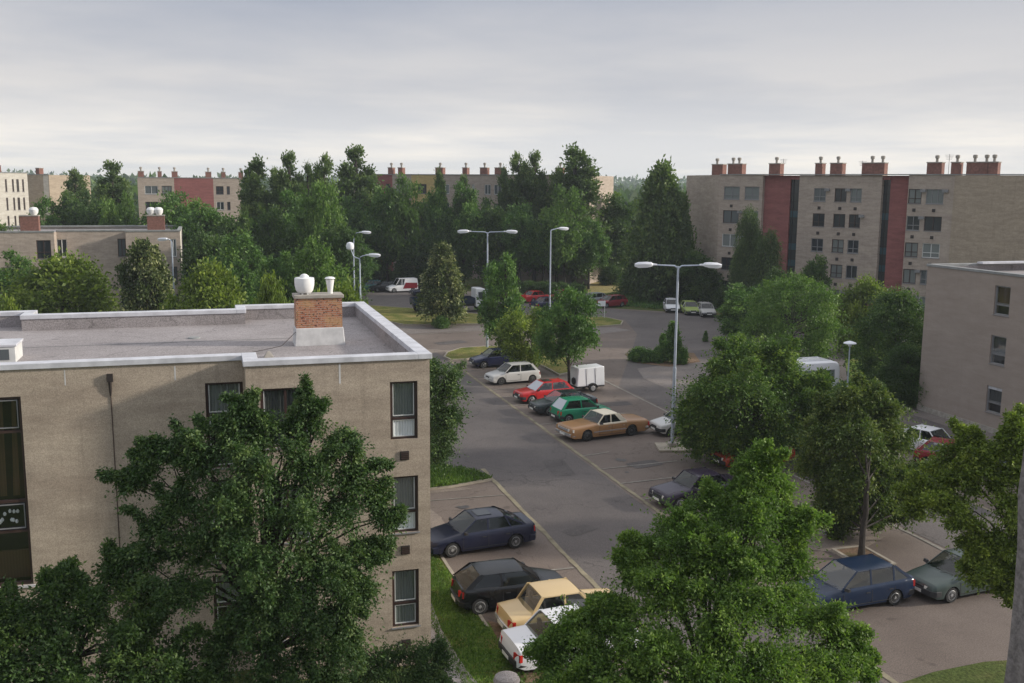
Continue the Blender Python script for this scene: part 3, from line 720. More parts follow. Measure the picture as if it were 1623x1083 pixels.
# roof furniture
ch = MB(); ch.box((2.74, 34.0, 9.62), (4.28, 34.75, 10.62)); ch = ch.build('chimney', M['brick'], nb)
mb = MB(); mb.hexa([(2.66, 33.9, 9.0), (4.36, 33.9, 9.0), (4.36, 34.85, 9.0), (2.66, 34.85, 9.0), (2.71, 33.97, 9.62), (4.31, 33.97, 9.62), (4.31, 34.78, 9.62), (2.71, 34.78, 9.62)]); mb.build('plinth', M['plinth'], ch, bevel=0.03)
mb = MB(); mb.box((2.68, 33.94, 10.62), (4.34, 34.81, 10.74)); mb.build('chimney_cap', M['concrete'], ch, bevel=0.02)
mb = MB(); mb.lathe([(0.20, 0.06), (0.24, 0.065), (0.29, 0.14), (0.325, 0.3), (0.335, 0.45), (0.325, 0.545), (0.30, 0.56), (0.29, 0.555), (0.16, 0.56), (0.145, 0.62), (0.09, 0.67), (0.02, 0.69)], (3.07, 34.35, 10.74), 28)
for k in range(6): t = k*math.pi/3; mb.box((3.07+0.18*math.cos(t)-0.03, 34.35+0.18*math.sin(t)-0.03, 10.74), (3.07+0.18*math.cos(t)+0.03, 34.35+0.18*math.sin(t)+0.03, 10.81))
mb.build('chimney_cowl', M['urn'], ch, smooth=True)
mb = MB(); mb.lathe([(0.085, 0), (0.09, 0.12), (0.13, 0.38), (0.145, 0.46), (0.13, 0.465)], (3.93, 34.35, 10.74), 20); mb.lathe([(0.175, 0.50), (0.18, 0.52), (0.13, 0.56), (0.05, 0.575)], (3.93, 34.35, 10.74), 20)
for k in range(4): t = k*math.pi/2; mb.tube([(3.93+0.12*math.cos(t), 34.35+0.12*math.sin(t), 11.18), (3.93+0.12*math.cos(t), 34.35+0.12*math.sin(t), 11.26)], 0.012, 5)
mb.build('chimney_pot', M['urn'], ch, smooth=True)
ht = MB(); ht.box((-6.7, 33.0, 9.0), (-5.72, 34.2, 9.5)); ht = ht.build('roof_hatch', M['white_frame'], nb, bevel=0.02)
mb = MB(); mb.box((-6.74, 32.97, 9.5), (-5.68, 34.23, 9.57)); mb.build('lid', M['coping'], ht, bevel=0.01)
mb = MB(); mb.box((-6.55, 32.985, 9.1), (-5.9, 33.0, 9.42)); mb.build('hatch_window', M['far_pane_mid'], ht)
mb = MB(); mb.hexa([(1.55, 31.9, 9.02), (1.85, 31.9, 9.02), (1.85, 32.2, 9.02), (1.55, 32.2, 9.02), (1.66, 32.0, 9.2), (1.74, 32.0, 9.2), (1.74, 32.1, 9.2), (1.66, 32.1, 9.2)]); mb.build('vent_cone', M['concrete'], nb)
mb = MB(); mb.lathe([(0.22, 0.0), (0.2, 0.04), (0.05, 0.05)], (-0.6, 36.6, 9.02), 16); mb.build('roof_drain', M['felt_band'], nb, smooth=True)
mb = MB(); mb.tube([(2.7, 33.95, 9.5), (2.2, 33.5, 9.12), (1.0, 32.6, 9.06), (-0.8, 31.6, 9.06), (-1.3, 30.2, 9.06), (-1.5, 29.6, 9.4)], 0.012, 5); mb.build('roof_cable', M['vent'], nb)
mb = MB(); mb.tube([(-2.0, 30.6, 9.02), (-2.0, 30.6, 9.25)], [0.04, 0.03], 8); mb.build('vent_stub', M['concrete'], nb)

# ---- right block
rb = empty('apartment_building', (44.3, 53.85, 0), -math.pi/2)   # local x runs toward the camera, local y goes into the block
tag(rb, 'grey-brown rendered block at the right edge with three narrow windows', 'building')
ops = [(5.92, 7.12, 7.08, 8.80), (5.92, 7.12, 4.15, 5.85), (5.92, 7.12, 1.22, 2.80)]
mb = MB(); wall_mesh(mb, 0, 22, 0.35, 9.45, 0, ops, 0.36)
mb.face([(0, 0, 0.35), (0, 0, 9.45), (0, 14, 9.45), (0, 14, 0.35)]); mb.face([(22, 0, 0.35), (22, 14, 0.35), (22, 14, 9.45), (22, 0, 9.45)]); mb.face([(22, 14, 0.35), (0, 14, 0.35), (0, 14, 9.45), (22, 14, 9.45)])
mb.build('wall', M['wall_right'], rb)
mb = MB(); mb.box((-0.04, -0.04, 0), (22.04, 14.04, 0.35)); mb.build('plinth', M['concrete'], rb)
mb = MB(); mb.box((0.3, 0.3, 9.0), (21.7, 13.7, 9.1)); mb.build('roof', M['felt'], rb)
mb = MB(); mb.box((-0.06, -0.06, 9.45), (22.06, 0.36, 9.60)); mb.box((-0.06, 0.36, 9.45), (0.36, 14.06, 9.60)); mb.box((0.36, 13.7, 9.45), (22.06, 14.06, 9.6)); mb.box((21.7, 0.36, 9.45), (22.06, 13.7, 9.6)); mb.build('coping', M['felt_band'], rb, bevel=0.01)
mb = MB()
for (p, q) in (((0.3, 0.3), (21.7, 0.34)), ((0.3, 0.34), (0.34, 13.7)), ((0.34, 13.66), (21.7, 13.7))): mb.box((p[0], p[1], 9.1), (q[0], q[1], 9.45))
mb.build('parapet', M['felt'], rb)
mb = MB(); mb.box((0.40, 3.5, 9.6), (0.9, 14, 9.72)); mb.build('flashing', M['coping'], rb)
for k, (a, b, c, d) in enumerate(ops):
    near_window(rb, a, b, c, d, 0, c+0.62, ('curtain_brown', 'curtain_dark', 'curtain_dark')[k], None, frame='grey_frame', inner='grey_frame')
mb = MB(); mb.box((5.98, 0.06, 2.62), (7.06, 0.10, 2.80)); mb.build('roller_blind', M['coping'], rb)

# ---- big tan wall section behind it is part of the far right block
def far_window(root, a, b, c, d, y, pane, frame, rng, shade=False):
    mb = MB(); n = rng.choice((1, 2)) if b-a > 1.5 else 1
    frame_boxes(mb, a, b, c, d, y+0.06, 0.07, 0.08, mull=[a+(b-a)*k/(n+1) for k in range(1, n+1)], trans=(c+(d-c)*0.35,) if rng.random() < 0.5 else ())
    w = mb.build('window', M[frame], root)
    mb = MB(); mb.box((a+0.02, y+0.12, c+0.02), (b-0.02, y+0.13, d-0.02)); mb.build('pane', M[pane], w)
    mb = MB(); mb.box((a-0.05, y-0.05, c-0.07), (b+0.05, y+0.06, c-0.003)); mb.build('sill', M['grey_frame'], w)
    if shade:
        mb = MB(); mb.box((b-0.1, y-0.28, d-0.32), (b+0.45, y-0.02, d-0.02)); mb.build('window_box', M['grey_frame'], w)
def flue(root, x, y, z, w, d, h, pots, name='chimney', pm='brick_far', pc='concrete'):
    mb = MB(); mb.box((x-w/2, y-d/2, z), (x+w/2, y+d/2, z+h)); c = mb.build(name, M[pm], root)
    mb = MB(); mb.box((x-w/2-0.06, y-d/2-0.06, z+h), (x+w/2+0.06, y+d/2+0.06, z+h+0.1)); mb.build('chimney_cap', M['concrete'], c)
    for p in pots:
        mb = MB(); mb.lathe([(0.14, 0.1), (0.14, 0.45), (0.22, 0.5), (0.24, 0.75), (0.12, 0.82)], (x+p, y, z+h), 8); mb.build('flue_pot', M[pc], c, smooth=True)
ZR = 15.7
# ---- far right five-storey block: local x runs along the facade
A0 = Vector(PD(1141, 292, 121)[:2]); A1 = Vector(PD(1513, 292, 103.5)[:2])
dirv = (A1-A0); FL = dirv.length; ang = math.atan2(dirv.y, dirv.x)
fb = empty('apartment_building', (A0.x, A0.y, 0), ang)
tag(fb, 'five-storey beige block with two dark red stair panels and brick chimneys at right', 'building')
def lx(px, z=14.0):  # distance along the facade seen at column px
    d = ray(px, 292); o = Vector((d[0], d[1])); n = dirv.normalized()
    # intersect ray with facade line
    den = o.x*(-n.y) + o.y*n.x
    t = (A0.x*(-n.y) + A0.y*n.x)/den
    return (Vector((o.x*t, o.y*t))-A0).dot(n)
rows = [12.85, 10.05, 7.25, 4.45, 1.65]
def cols(lst): return [(lx(a), lx(b)) for a, b in lst]
secA = cols([(1148, 1173), (1181, 1204)]); secB = cols([(1290, 1309), (1323, 1342), (1348, 1366)]); secC = cols([(1441, 1462), (1469, 1497)])
xr1, xg1, xb1 = lx(1209), lx(1250), lx(1266); xb2, xg2, xr2 = lx(1397), lx(1409), lx(1440); xe = lx(1513); xend = xe+24
rng = random.Random(11)
opsA, opsB, opsC = [], [], []
for z in rows:
    opsA += [(a, b, z, z+1.5) for a, b in secA]; opsB += [(a, b, z-0.05, z+1.4) for a, b in secB]; opsC += [(a, b, z-0.1, z+1.4) for a, b in secC]
def seg_wall(name, x0, x1, y, ops, mat, zt=ZR):
    mb = MB(); wall_mesh(mb, x0, x1, 0, zt, y, ops, 0.2); mb.face([(x0, y, 0), (x0, y, zt), (x0, 1.5, zt), (x0, 1.5, 0)]); mb.face([(x1, y, 0), (x1, 1.5, 0), (x1, 1.5, zt), (x1, y, zt)])
    return mb.build(name, M[mat], fb)
seg_wall('wall', 0, xr1-0.003, 0, opsA, 'wall_far'); seg_wall('stair_wall', xr1, xg1, 0.5, [], 'wall_red', ZR-0.06); seg_wall('wall', xb1+0.003, xb2, 0.15, opsB, 'wall_far', ZR-0.02)
seg_wall('stair_wall', xg2, xr2, 0.5, [], 'wall_red', ZR-0.06); seg_wall('wall', xr2+0.003, xe, 0, opsC, 'wall_far')
seg_wall('end_wall', xe+0.004, xend, -0.06, [], 'wall_tan', ZR-0.03)
for (a, b) in ((xg1, xb1), (xb2+0.003, xg2)):
    mb = MB(); mb.box((a, 0.75, 0), (b, 0.8, ZR-0.5)); o = mb.build('stair_glazing', M['far_pane'], fb)
    mb = MB()
    for z in np.arange(0.6, ZR-1, 0.93): mb.box((a, 0.68, z), (b, 0.75, z+0.08))
    mb.box((a+0.3, 0.67, 0.5), (a+0.37, 0.755, ZR-0.55))
    mb.build('glazing_grid', M['dark'], o)
    mb = MB(); mb.box((a, 0.3, ZR-0.5), (b, 0.9, ZR-0.08)); mb.build('stair_head', M['wall_red'], fb)
    for z in (5.3, 10.9, 7.2): mb = MB(); mb.box((a+0.05, 0.70, z), (b-0.05, 0.747, z+0.75)); mb.build('spandrel', M['far_pane_teal'], o)
E0 = Vector(PD(1088, 292, 131.5)[:2]) - A0
c_, s_ = math.cos(-ang), math.sin(-ang); ex, ey = E0.x*c_-E0.y*s_, E0.x*s_+E0.y*c_
mb = MB(); mb.face([(ex, ey, 0), (0, 0, 0), (0, 0, ZR), (ex, ey, ZR)]); mb.face([(xend, -0.06, 0), (xend+ex, ey, 0), (xend+ex, ey, ZR), (xend, -0.06, ZR)]); mb.face([(xend+ex, ey, 0), (ex, ey, 0), (ex, ey, ZR), (xend+ex, ey, ZR)])
mb.build('gable_wall', M['wall_far'], fb)
mb = MB(); mb.face([(0, 0.0, ZR-0.08), (xend, 0.0, ZR-0.08), (xend+ex, ey, ZR-0.08), (ex, ey, ZR-0.08)]); mb.build('roof', M['felt'], fb)
mb = MB(); mb.box((-0.02, -0.1, ZR), (xend, 0.25, ZR+0.1)); mb.build('coping', M['felt_band'], fb)
mb = MB(); 
for x0, x1 in ((xg1+0.2, xb1+1.2), (xb2-2, xr2)): mb.box((x0, -0.9, 0), (x1, 0.45, 1.9))
mb.build('porch', M['wall_red'], fb)
pans = ['far_pane', 'far_pane', 'far_pane_mid', 'far_pane_curtain', 'far_pane_curtain']
for lst, y in ((opsA, 0), (opsB, 0.15), (opsC, 0)):
    for (a, b, c, d) in lst: far_window(fb, a, b, c, d, y, rng.choice(pans), rng.choice(['white_frame', 'brown_frame', 'brown_frame', 'grey_frame']), rng, rng.random() < 0.25)
for z in rows[:-1]:
    for lst, y in ((secA, 0), (secB, 0.15), (secC, 0)):
        for (a, b) in lst:
            if lst is secA and a == secA[1][0]: continue
            mb = MB(); x = (a+b)/2; mb.box((x-0.16, y-0.06, z-0.95), (x+0.16, y, z-0.62)); mb.build('vent_cover', M['vent'], fb)
for px, w, pots in ((1112, 1.5, (-0.3,)), (1154, 1.9, (-0.5, 0.3)), (1217, 1.4, (0,)), (1287, 0.8, (0,)), (1315, 1.4, (0,)), (1368, 1.7, (0.1,)), (1386, 0.8, (0,)), (1471, 1.5, (0.1,)), (1505, 0.9, (0,)), (1533, 1.3, (0,)), (1550, 0.9, (0.1,)), (1564, 1.0, (0,))):
    x = lx(px); y = 2.0
    if px < 1141: x, y = -2.4, 4.0
    flue(fb, x, y, ZR-0.08, w, 1.0, 1.35, pots)

for x, hh in ((xr1+1, 1.9), (xb1+6, 1.6), (xr2+3, 2.2), (xend-9, 2.0)):
    mb = MB(); mb.tube([(x, 3, ZR-.1), (x, 3, ZR+hh)], .03, 5)
    for q in range(4): mb.tube([(x-.45+.05*q, 3, ZR+hh-.1-.14*q), (x+.45-.05*q, 3, ZR+hh-.1-.14*q)], .015, 4)
    mb.build('aerial', M['grey_frame'], fb)
# ---- far middle block behind the poplars
def simple_block(p0, p1, dist0, dist1, zt, label, depth=11, mat='wall_far', floors=5, bays=(), plain_from=None, panels=(), chims=(), flo=2.8, pm='brick_far', pc='concrete', winh=1.45, fr=('white_frame', 'brown_frame')):
    a = Vector(PD(p0, 292, dist0)[:2]); b = Vector(PD(p1, 292, dist1)[:2]); dv = b-a; Ln = dv.length; n = dv.normalized()
    e = empty('apartment_building', (a.x, a.y, 0), math.atan2(dv.y, dv.x)); tag(e, label, 'building')
    def X(px):
        d = ray(px, 292); den = d[0]*(-n.y)+d[1]*n.x; t = (a.x*(-n.y)+a.y*n.x)/den
        return (Vector((d[0]*t, d[1]*t))-a).dot(n)
    ops = []
    for k in range(floors):
        z = zt - 2.85 - k*flo
        for (u, v) in bays: ops.append((X(u), X(v), z, z+winh))
    edges = sorted([0, Ln] + [X(q) for p in panels for q in p[:2]])
    cur = 0.0
    segs = []
    for (u, v, m) in sorted(panels): segs += [(cur, X(u), mat), (X(u), X(v), m)]; cur = X(v)
    segs.append((cur, Ln, mat))
    for (x0, x1, m) in segs:
        if x1-x0 < 0.05: continue
        mb = MB(); wall_mesh(mb, x0, x1, 0, zt, 0, [o for o in ops if o[0] > x0 and o[1] < x1], 0.2)
        mb.build('wall' if m == mat else 'wall_panel', M[m], e)
    mb = MB(); mb.face([(0, 0, 0), (0, 0, zt), (0, depth, zt), (0, depth, 0)]); mb.face([(Ln, 0, 0), (Ln, depth, 0), (Ln, depth, zt), (Ln, 0, zt)]); mb.face([(0, depth, 0), (0, depth, zt), (Ln, depth, zt), (Ln, depth, 0)])
    mb.build('gable_wall', M[mat], e)
    mb = MB(); mb.box((0.02, 0.3, zt-0.3), (Ln-0.02, depth-0.02, zt-0.2)); mb.build('roof', M['felt'], e)
    mb = MB(); mb.box((-0.05, -0.08, zt), (Ln+0.05, 0.3, zt+0.12)); mb.build('coping', M['felt_band'], e)
    rg = random.Random(int(p0))
    for (x0, x1, c, d) in ops:
        if any(s[0] < x0 and x1 < s[1] for s in segs): far_window(e, x0, x1, c, d, 0, rg.choice(pans), rg.choice(fr), rg)
    for (px, w, pots) in chims: flue(e, X(px), 2.5, zt-0.2, w, 0.9, 1.3, pots, pm=pm, pc=pc)
    return e
simple_block(560, 935, 162, 146, 15.7, 'five-storey block behind the tall poplars with its row of small brick chimneys', mat='wall_far',
    bays=[(564, 574), (578, 588), (594, 602), (611, 619), (628, 650), (662, 676), (700, 712), (722, 738), (748, 752), (768, 778), (783, 795), (798, 812)], panels=[(652, 696, 'wall_yellow'), (592, 622, 'wall_red')],
    chims=[(608, 0.8, (0,)), (624, 0.8, (0,)), (686, 1.3, (0,)), (727, 0.8, (0,)), (757, 1.2, (0,)), (782, 1.5, (0,)), (822, 0.9, (0,)), (878, 1.1, (0,))])
simple_block(218, 382, 178, 184, 15.0, 'far-off block at left with dark red panel between beige ends and small chimneys', mat='wall_far',
    bays=[(229, 250), (256, 272), (342, 354), (359, 364)], panels=[(276, 338, 'wall_red')],
    chims=[(224, 1.0, (0,)), (254, 0.7, (0,)), (278, 1.0, (0,)), (332, 1.0, (0,)), (356, 0.7, (0,)), (384, 0.8, (0,))])
simple_block(-60, 44, 150, 158, 15.5, 'pale sunlit block at the far left edge with narrow vertical windows', mat='wall_white', depth=8,
    bays=[(8, 11), (19, 22), (26, 30), (35, 38)], chims=[(10, 0.8, ())], winh=1.9, fr=('brown_frame',))
simple_block(40, 78, 170, 168, 15.3, 'brownish slab with pale right end behind the pale block at far left', mat='wall_tan', depth=9, bays=[], panels=[(69, 77, 'wall_white')], chims=[(45, 0.8, ())])

# ---- mid left three-storey block
ml = empty('apartment_building', (0, 0, 0)); tag(ml, 'three-storey block beyond the trees on the left with two brick chimneys', 'building')
ZM = 9.6
x0 = PV(34, 365, 106.5)[0]; x1 = PV(85, 365, 106.5)[0]; x2 = PV(200, 365, 108.2)[0]; x3 = PV(285, 362, 107.0)[0]
segs = [(x0-14, x1, 106.5), (x1, x2, 108.2), (x2, x3, 107.0)]
def mlx(p, v): return PV(p, 380, v)[0]
W1 = [(mlx(57, 106.5), mlx(80, 106.5))]; W2 = [(mlx(89, 108.2), mlx(106, 108.2)), (mlx(186, 108.2), mlx(199, 108.2))]; W3 = [(mlx(270, 107), mlx(279, 107)), (mlx(215, 107), mlx(232, 107))]
rg = random.Random(3)
for (a, b, v), W in zip(segs, (W1, W2, W3)):
    op = [(p, q, z, z+1.8) for p, q in W for z in (6.9, 4.1, 1.3)]
    mb = MB(); wall_mesh(mb, a, b, 0, ZM-0.15, v, op, 0.2)
    if v > 108: mb.face([(a, v, 0), (a, 106.5, 0), (a, 106.5, ZM-0.15), (a, v, ZM-0.15)]); mb.face([(b, 107, 0), (b, v, 0), (b, v, ZM-0.15), (b, 107, ZM-0.15)])
    mb.build('wall', M['wall_far'], ml)
    for o in op: far_window(ml, *o, v, rg.choice(['far_pane', 'far_pane_mid']), 'white_frame' if rg.random() < 0.5 else 'brown_frame', rg)
    mb = MB(); mb.box((a-0.02, v-0.06, ZM-0.15), (b+0.02, v+0.35, ZM)); mb.build('coping', M['felt_band'], ml)
mb = MB(); mb.face([(x3, 107, 0), (x3, 119, 0), (x3, 119, ZM-0.15), (x3, 107, ZM-0.15)]); mb.face([(x3, 119, 0), (x0-14, 119, 0), (x0-14, 119, ZM-0.15), (x3, 119, ZM-0.15)]); mb.build('gable_wall', M['wall_white'], ml)  # paler render than the front paints the sunlight on this end
mb = MB(); mb.face([(x0-14, 108.5, 9.2), (x3-0.3, 108.5, 9.2), (x3-0.3, 118.8, 9.2), (x0-14, 118.8, 9.2)]); mb.build('roof', M['felt'], ml)
mb = MB(); mb.box((x3-0.3, 107.3, ZM-0.15), (x3+0.05, 119, ZM)); mb.box((x0-14, 118.7, ZM-0.15), (x3-0.3, 119.05, ZM)); mb.build('coping', M['felt_band'], ml)
for px, pots in ((47, (0.4,)), (247, (-0.45, 0.3))):
    xx = PV(px, 345, 110.5)[0]
    mb = MB(); mb.box((xx-0.85, 110, 9.2), (xx+0.85, 111, 10.9)); c = mb.build('chimney', M['brick_far'], ml)
    mb = MB(); mb.box((xx-0.9, 109.95, 10.9), (xx+0.9, 111.05, 11.0)); mb.build('chimney_cap', M['concrete'], c)
    for p in pots: mb = MB(); mb.lathe([(0.25, 0), (0.42, 0.25), (0.45, 0.55), (0.3, 0.75), (0.05, 0.8)], (xx+p, 110.5, 11.0), 14); mb.build('chimney_cowl', M['urn'], c, smooth=True)

# ---- own building's wall at the right edge
def wall_sliver():
    a = PD(1606, 900, 2.4)[:2]
    mb = MB(); rngw = np.random.default_rng(5)
    d = ray(1606, 900); n = math.hypot(d[0], d[1]); dx, dy = d[0]/n, d[1]/n
    # a thick wall whose near corner runs vertically beside the camera
    px_, py_ = dy, -dx
    L = [(a[0], a[1]), (a[0]+px_*0.6, a[1]+py_*0.6), (a[0]+px_*0.6-dx*3, a[1]+py_*0.6-dy*3), (a[0]-dx*0.22+px_*0.22, a[1]-dy*0.22+py_*0.22)]
    zz = np.arange(10.5, 16.0, 0.13); k = len(zz); rings = []
    ns = 7
    for z in zz:
        row = []
        for (p, q) in ((L[3], L[0]), (L[0], L[1])):
            for s in range(ns):
                t = s/ns; row.append(((p[0]+(q[0]-p[0])*t + rngw.normal()*0.004), (p[1]+(q[1]-p[1])*t + rngw.normal()*0.004), z))
        row += [(L[1][0], L[1][1], z), (L[2][0], L[2][1], z)]
        rings.append(len(mb.v)); mb.v += row
    m = 2*ns+2
    for A, B in zip(rings, rings[1:]):
        for q in range(m): mb.f.append((A+q, A+(q+1)%m, B+(q+1)%m, B+q)); mb.m.append(0)
    o = mb.build('building_wall', M['rough_wall'])
    if o.data.polygons[3].normal.dot(Vector((a[0], a[1], 0))) > 0: o.data.flip_normals()
    tag(o, 'rough grey concrete wall edge running down the right border', 'wall')
wall_sliver()

# ================================================================== STREET LAMPS
def cobra(mb, x, z, s, hm=None):
    """lamp head pointing along s*x: flat tapered lantern"""
    P = []
    for (dx, w, zt, zb) in ((0.0, 0.06, 0.06, -0.03), (0.22, 0.07, 0.08, -0.04), (0.30, 0.15, 0.14, -0.08), (0.55, 0.17, 0.16, -0.14), (1.0, 0.17, 0.14, -0.16), (1.2, 0.10, 0.07, -0.09)):
        P.append((x+s*dx, w, zt, zb))
    k = []
    for (xx, w, zt, zb) in P:
        i = len(mb.v); k.append(i)
        mb.v += [(xx, -w*0.6, z+zt), (xx, w*0.6, z+zt), (xx, w, z+zt*0.3), (xx, w*0.7, z+zb), (xx, -w*0.7, z+zb), (xx, -w, z+zt*0.3)]
    for A, B in zip(k, k[1:]):
        for q in range(6): mb.f.append((A+q, A+(q+1)%6, B+(q+1)%6, B+q)); mb.m.append(0)
    mb.f.append(tuple(k[0]+q for q in range(6))); mb.f.append(tuple(k[-1]+q for q in range(6))[::-1]); mb.m += [0, 0]
def double_lamp(x, y, rz, h, label, arm=1.15, base=True):
    e = empty('street_lamp', (x, y, 0), rz); tag(e, label, 'street lamp', 'street lamps')
    mb = MB(); mb.tube([(0,0,0.2), (0,0,h*0.45), (0,0,h*0.451), (0,0,h)], [0.11, 0.095, 0.075, 0.06], 12); mb.build('pole', M['lamp_metal'], e, smooth=True)
    mb = MB(); mb.tube([(-arm, 0, h+0.06), (-0.2, 0, h+0.02), (0, 0, h-0.12)], [0.035, 0.045, 0.05], 8); mb.tube([(arm, 0, h+0.06), (0.2, 0, h+0.02), (0, 0, h-0.12)], [0.035, 0.045, 0.05], 8); mb.build('arm', M['lamp_metal'], e, smooth=True)
    for s in (-1, 1): mb = MB(); cobra(mb, s*(arm-0.1), h+0.06, s); mb.build('lamp_head', M['lamp_head'], e, smooth=True)
    if base:
        mb = MB(); mb.box((-0.22, -0.22, 0.12), (0.22, 0.22, 0.34)); mb.build('footing', M['concrete'], e, bevel=0.02)
        mb = MB(); mb.box((-0.85, -0.85, 0.0), (0.85, 0.85, 0.12)); mb.build('kerb_base', M['kerb'], e, bevel=0.02)
    return e
p = G(1067, 712); double_lamp(p[0], p[1]+0.15, R(-16), 10.15, 'tall double-headed lamp post on concrete base in the middle of the car park', 1.25)
p = G(772, 554); double_lamp(p[0], p[1], R(-14), 10.3, 'double-headed lamp post behind the bushy young tree left of centre', 1.5, base=False)
def single_lamp(x, y, rz, h, label, arm=1.0, mat='lamp_metal', two=False, curve=0.5):
    e = empty('street_lamp', (x, y, 0), rz); tag(e, label, 'street lamp', 'street lamps')
    mb = MB(); mb.tube([(0,0,0), (0,0,h*0.5), (0,0,h-curve)], [0.10, 0.08, 0.055], 10); mb.build('pole', M[mat], e, smooth=True)
    mb = MB(); mb.tube([(0,0,h-curve), (0.06*arm, 0, h-curve*0.5), (arm*0.4, 0, h-0.05), (arm, 0, h+0.03)], [0.055, 0.05, 0.045, 0.04], 8); mb.build('arm', M[mat], e, smooth=True)
    mb = MB(); cobra(mb, arm-0.1, h+0.02, 1); mb.build('lamp_head', M['lamp_head'], e, smooth=True)
    if two:
        mb = MB(); mb.tube([(0,0,h-curve), (-0.5, 0, h-0.1), (-0.75, 0, h+0.55)], [0.05, 0.045, 0.04], 8); mb.build('arm', M[mat], e, smooth=True)
        mb = MB(); mb.lathe([(0.05, -0.35), (0.28, -0.25), (0.34, 0.0), (0.26, 0.25), (0.05, 0.33)], (-0.78, 0, h+0.75), 14); mb.build('lamp_head', M['lamp_head'], e, smooth=True)
    return e
p = G(873, 363, 10.2); single_lamp(p[0], p[1], R(0), 10.2, 'single-armed lamp post behind the young tree beside the white trailer', 0.7, curve=0.25)
p = G(570, 405, 8.6); single_lamp(p[0], p[1], R(-20), 8.6, 'lamp post with low right head and round left lamp above the near roof', 0.6, two=True, curve=0.3)
p = G(560, 372, 9.2); single_lamp(p[0], p[1], R(-10), 9.4, 'thin swan-neck lamp post behind the twin lamp by the near chimney', 0.7, curve=1.4)
p = G(1192, 382, 8.4); single_lamp(p[0], p[1], R(170), 8.8, 'old yellowish swan-neck lamp post in front of the willow', 0.6, mat='lamp_old', curve=0.9)
p = G(272, 382, 9.0); single_lamp(p[0], p[1], R(150), 9.1, 'grey lamp post before the mid left block, behind the near roof', 0.3, curve=0.2, two=False)
e = empty('park_lamp', (40.3, 55.9, 0)); tag(e, 'short post-top lamp with white disc cap next to the white bus', 'street lamp')
mb = MB(); mb.tube([(0,0,0), (0,0,4.1)], [0.06, 0.04], 8); mb.build('pole', M['lamp_metal'], e, smooth=True)
mb = MB(); mb.lathe([(0.10, 4.05), (0.13, 4.2), (0.42, 4.24), (0.40, 4.30), (0.12, 4.40), (0.02, 4.42)], (0,0,0), 18); mb.build('lamp_head', M['lamp_head'], e, smooth=True)
# sign board
p = G(958, 505); e = empty('notice_sign', (p[0], p[1], 0), R(-10)); tag(e, 'small blank white board on a post at the tip of the grass island', 'sign')
mb = MB(); mb.tube([(0,0,0), (0,0,2.0)], 0.04, 8); mb.build('post', M['white_frame'], e)
mb = MB(); mb.box((-0.75, -0.06, 1.35), (0.08, -0.041, 1.95)); mb.build('board', M['lamp_head'], e, bevel=0.01)

